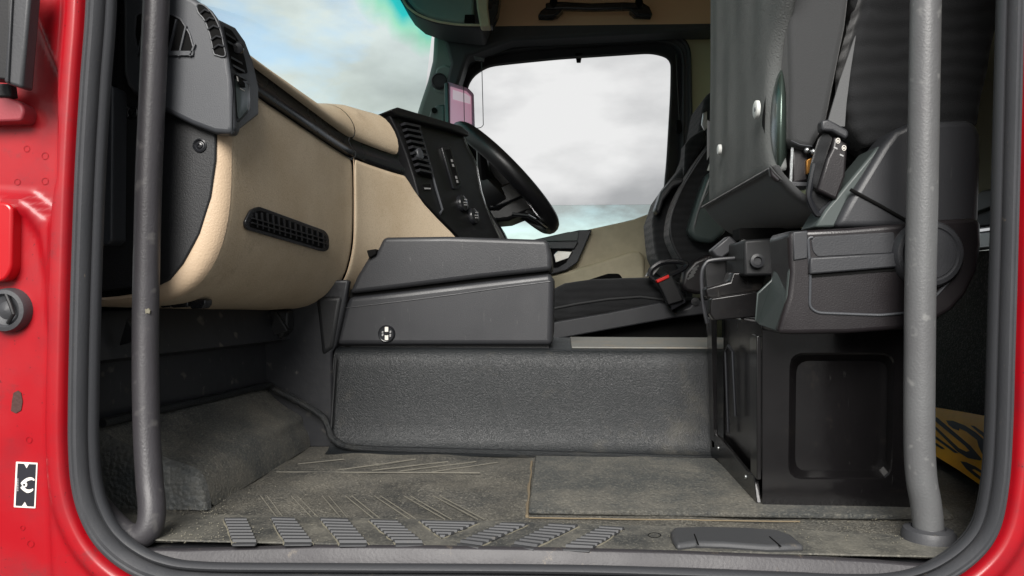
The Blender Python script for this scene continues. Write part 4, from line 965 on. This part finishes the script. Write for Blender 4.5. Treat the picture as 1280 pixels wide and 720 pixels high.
sidep('side_bracket', [(893, 540), (905, 548), (938, 588), (948, 594), (952, 629), (896, 574)], -.006, 0, 'gloss_black', bevel=.001)
sidep('side_post', [(943, 416), (952, 420), (952, 600), (944, 590)], -.006, 0, 'gloss_black', bevel=.001)
sidep('side_post', [(887, 396), (892, 398), (898, 560), (893, 560)], -.006, 0, 'gloss_black', bevel=.001)
tube('side_rib', [atx(912, 540, XS)+V((-.002, 0, 0)), atx(910, 440, XS)+V((-.004, 0, 0)), atx(914, 432, XS)+V((-.004, 0, 0)), atx(919, 440, XS)+V((-.004, 0, 0)), atx(921, 520, XS)+V((-.002, 0, 0))], .0022, 'trim_black', ps, n=8)
for x, y in ((903, 560), (938, 596)):
    lathe('side_screw', atx(x, y, XS)+V((-.006, 0, 0)), (-1, 0, 0), [(.0035, 0), (.003, .0015), (0, .002)], 'steel', ps, n=10)
# tray bracket between pedestal and cushion
slab('tray_rail', [(889, 373), (946, 364), (950, 366), (948, 396), (893, 401), (887, 392)], 1.12, .02, 'gloss_black', ps, bevel=.002)
slab('tray_plate', [(882, 360), (912, 352), (916, 340), (960, 340), (952, 364), (890, 374), (883, 372)], 1.15, .05, 'gloss_black', ps, bevel=.003)
tube('tray_rim', curve2([at(x, y, 1.18) for x, y in ((884, 404), (879, 380), (877, 345), (882, 330), (892, 325), (930, 322))], 5, False), .003, 'seat_plastic', ps, n=8)
slab('tray_back', [(882, 330), (930, 322), (930, 345), (884, 362)], 1.25, .02, 'panel_black', ps)
slab('frame_block', [(930, 300), (985, 296), (975, 345), (930, 345)], 1.12, .12, 'black_panel', ps, bevel=.004)
lathe('frame_bolt', at(946, 326, 1.115), (0, -1, 0), [(.010, 0), (.010, .005), (.006, .006), (.0055, .002), (0, .002)], 'seat_plastic', ps, n=16)
slab('lever', [(889, 313), (912, 294), (925, 306), (903, 323), (895, 321)], 1.22, .03, 'seat_plastic', ps, bevel=.003)
slab('lever_strap', [(916, 318), (928, 298), (932, 300), (922, 322)], 1.20, .01, 'steel', ps)
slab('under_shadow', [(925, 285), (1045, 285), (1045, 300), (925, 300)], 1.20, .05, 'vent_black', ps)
# belt and holder
pb = thing('passenger_belt', at(1030, 260, .96), 'grey seatbelt strap running down into a black buckle holder on the near seat', 'seatbelt')
slab('strap', [(1068, 48), (1070, 44), (1063, 90), (1058, 130), (1056, 158), (1034, 158), (1036, 148), (1050, 100)], .972, .003, 'webbing', pb)
slab('strap_clip', [(1027, 150), (1036, 149), (1046, 154), (1060, 162), (1062, 168), (1058, 174), (1040, 164), (1027, 163)], .95, .018, 'seat_plastic', pb, bevel=.003, seg=3)
slab('buckle_body', [(1043, 170), (1060, 180), (1057, 220), (1046, 250), (1022, 238), (1034, 198), (1040, 186)], .952, .016, 'seat_plastic_dark', pb, bevel=.003, seg=3)
slab('buckle_webbing', [(1033, 164), (1042, 172), (1034, 195), (1022, 238), (1014, 230), (1016, 205), (1026, 172)], .958, .014, 'fabric_black', pb, bevel=.004, seg=3)
tube('buckle_edge', curve2([at(x, y, .962) for x, y in ((1018, 205), (1012, 235), (1012, 250), (1022, 268), (1030, 262), (1042, 252))], 5, False), .004, 'trim_black', pb, n=8)
slab('buckle_foot', [(1012, 232), (1024, 240), (1044, 252), (1036, 262), (1024, 268), (1014, 256)], .965, .02, 'fabric_black', pb, bevel=.005)
for cx, cy in ((1047.5, 176), (1055, 185)):
    tube('belt_print', [at(cx+2.4*math.cos(a), cy+3.2*math.sin(a), .9515) for a in [k*.63 for k in range(10)]], .0005, 'white_print', pb, n=5, closed=True)
    slab('belt_print', [(cx-.6, cy-1.5), (cx+.8, cy-1.2), (cx+.6, cy+1.5), (cx-.8, cy+1.2)], .9515, .001, 'white_print', pb)
    slab('belt_print', [(cx-5, cy+7), (cx-.5, cy+9), (cx-.8, cy+11), (cx-5.3, cy+9)], .9515, .001, 'grey_print', pb)

# ------------------------------------------------------------ rear wall fittings and number plate
rl = thing('wall_rail', at(1230, 300, 1.0), 'pale metal rail along the rear wall at the right edge, above the carpet', 'rail')
def rearp(px, off): return atx(px[0], px[1], .62-off)
for nm, pts, m_, o_ in (('rail', [(1205, 292), (1250, 286), (1250, 309), (1205, 314)], 'steel', .012), ('rail_cap', [(1205, 265), (1250, 254), (1250, 281), (1205, 287)], 'seat_plastic', .02), ('rail_cover', [(1205, 258), (1226, 238), (1255, 232), (1255, 254), (1205, 272)], 'driver_plastic', .026)):
    a = [rearp(p, o_) for p in pts]; mesh(nm, *prism(a, (.02, 0, 0)), m_, rl, bevel=.003)
npl = thing('number_plate', atx(1200, 570, .585), 'yellow number plate with black characters leaning on the rear wall behind the right pole', 'number plate')
pA, pB, pC = atx(1236, 521, .600), atx(1236, 613, .565), atx(1166, 509, .600)
pnn = (pB-pA).cross(pC-pA).normalized()
if pnn.dot(pA) > 0: pnn = -pnn
def npp(x, y, o_=0): return onpl(x, y, pA, pnn)+pnn*o_
def npoly(name, px, o0, o1, m, **kw):
    a = [npp(x, y, o0) for x, y in px]; b = [npp(x, y, o1) for x, y in px]; n = len(a)
    return mesh(name, a+b, [list(range(n)), list(range(2*n-1, n-1, -1))]+[[i, (i+1) % n, n+(i+1) % n, n+i] for i in range(n)], m, npl, **kw)
npoly('plate', [(1120, 500), (1166, 508.5), (1200, 514), (1231, 519.5), (1237, 525), (1241, 612), (1236, 614), (1200, 589), (1166, 568), (1120, 545)], -.003, 0, 'plate_yellow', bevel=.0006)
def z5(pts): return [(1150+x/5.14, 490+y/5.14) for x, y in pts]
for g_ in ([(92, 163), (112, 165), (325, 345), (400, 432), (385, 440), (310, 425), (245, 385), (90, 228), (90, 210), (250, 360), (300, 385), (322, 380), (290, 345), (90, 180)],
           [(90, 275), (235, 380), (250, 394), (225, 392), (90, 292)],
           [(90, 318), (150, 356), (162, 368), (140, 366), (90, 335)],
           [(170, 183), (215, 186), (290, 215), (360, 260), (440, 330), (445, 430), (410, 415), (380, 350), (370, 310), (300, 255), (255, 235), (250, 248), (215, 235), (185, 210)],
           [(328, 216), (352, 220), (445, 285), (445, 312), (400, 280)],
           [(262, 446), (300, 452), (360, 480), (420, 520), (400, 524), (350, 496), (335, 500), (430, 575), (430, 592), (360, 545), (300, 495)],
           [(412, 490), (440, 492), (440, 505), (425, 500)]):
    npoly('character', z5(g_), .0002, .0008, 'plate_black', smooth=False)

# ------------------------------------------------------------ grab poles
gl = thing('grab_handle', at(150, 690, .87), 'dark grey rubber coated grab bar curving into the sill at the left', 'grab handle', 'grab bars either side of the doorway')
HY = .862
pp = [(198, -330), (197, -120), (196, -20), (193, 60), (189, 150), (186, 220), (183.5, 320), (182, 400), (182, 470), (183.5, 540), (187, 600), (190, 635), (187, 658), (176, 670), (160, 670), (143, 658), (128, 642), (112, 622)]
ys_ = [HY]*7+[.860, .854, .846, .836, .826, .820, .818, .818, .820, .826, .834]
tube('bar', curve2([at(x, y, Y) for (x, y), Y in zip(pp, ys_)], 8, False), .0145, 'handle_dark', gl, n=28)
c = at(183, 389, HY-.0143)
mesh('scuff_mark', *prism([c+V((x*.0007, 0, z*.0007)) for x, z in ((-6, -1), (-3, -5), (1, -3), (5, -4), (6, 1), (3, 5), (0, 3), (-4, 5))], (0, .002, 0)), 'mat_line', gl, label='pale chip in the rubber coating')
gr_ = thing('grab_handle', at(1160, 700, .87), 'charcoal grab pole, painted paler for the light on it, standing in a round floor collar at the right', 'grab handle', 'grab bars either side of the doorway')
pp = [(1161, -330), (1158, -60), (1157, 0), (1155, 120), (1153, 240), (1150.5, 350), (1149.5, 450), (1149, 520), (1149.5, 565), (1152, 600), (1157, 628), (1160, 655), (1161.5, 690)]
tube('bar', curve2([at(x, y, .872) for x, y in pp], 8, False), .0158, 'handle_lit', gr_, n=28)
c = at(1160.5, 700, .872); c.z = ZF-.004
lathe('floor_collar', c, (0, 0, 1), [(.028, 0), (.0275, .014), (.025, .019), (.018, .021), (.0165, .019), (.015, .024)], 'rubber_seal', gr_, n=32)
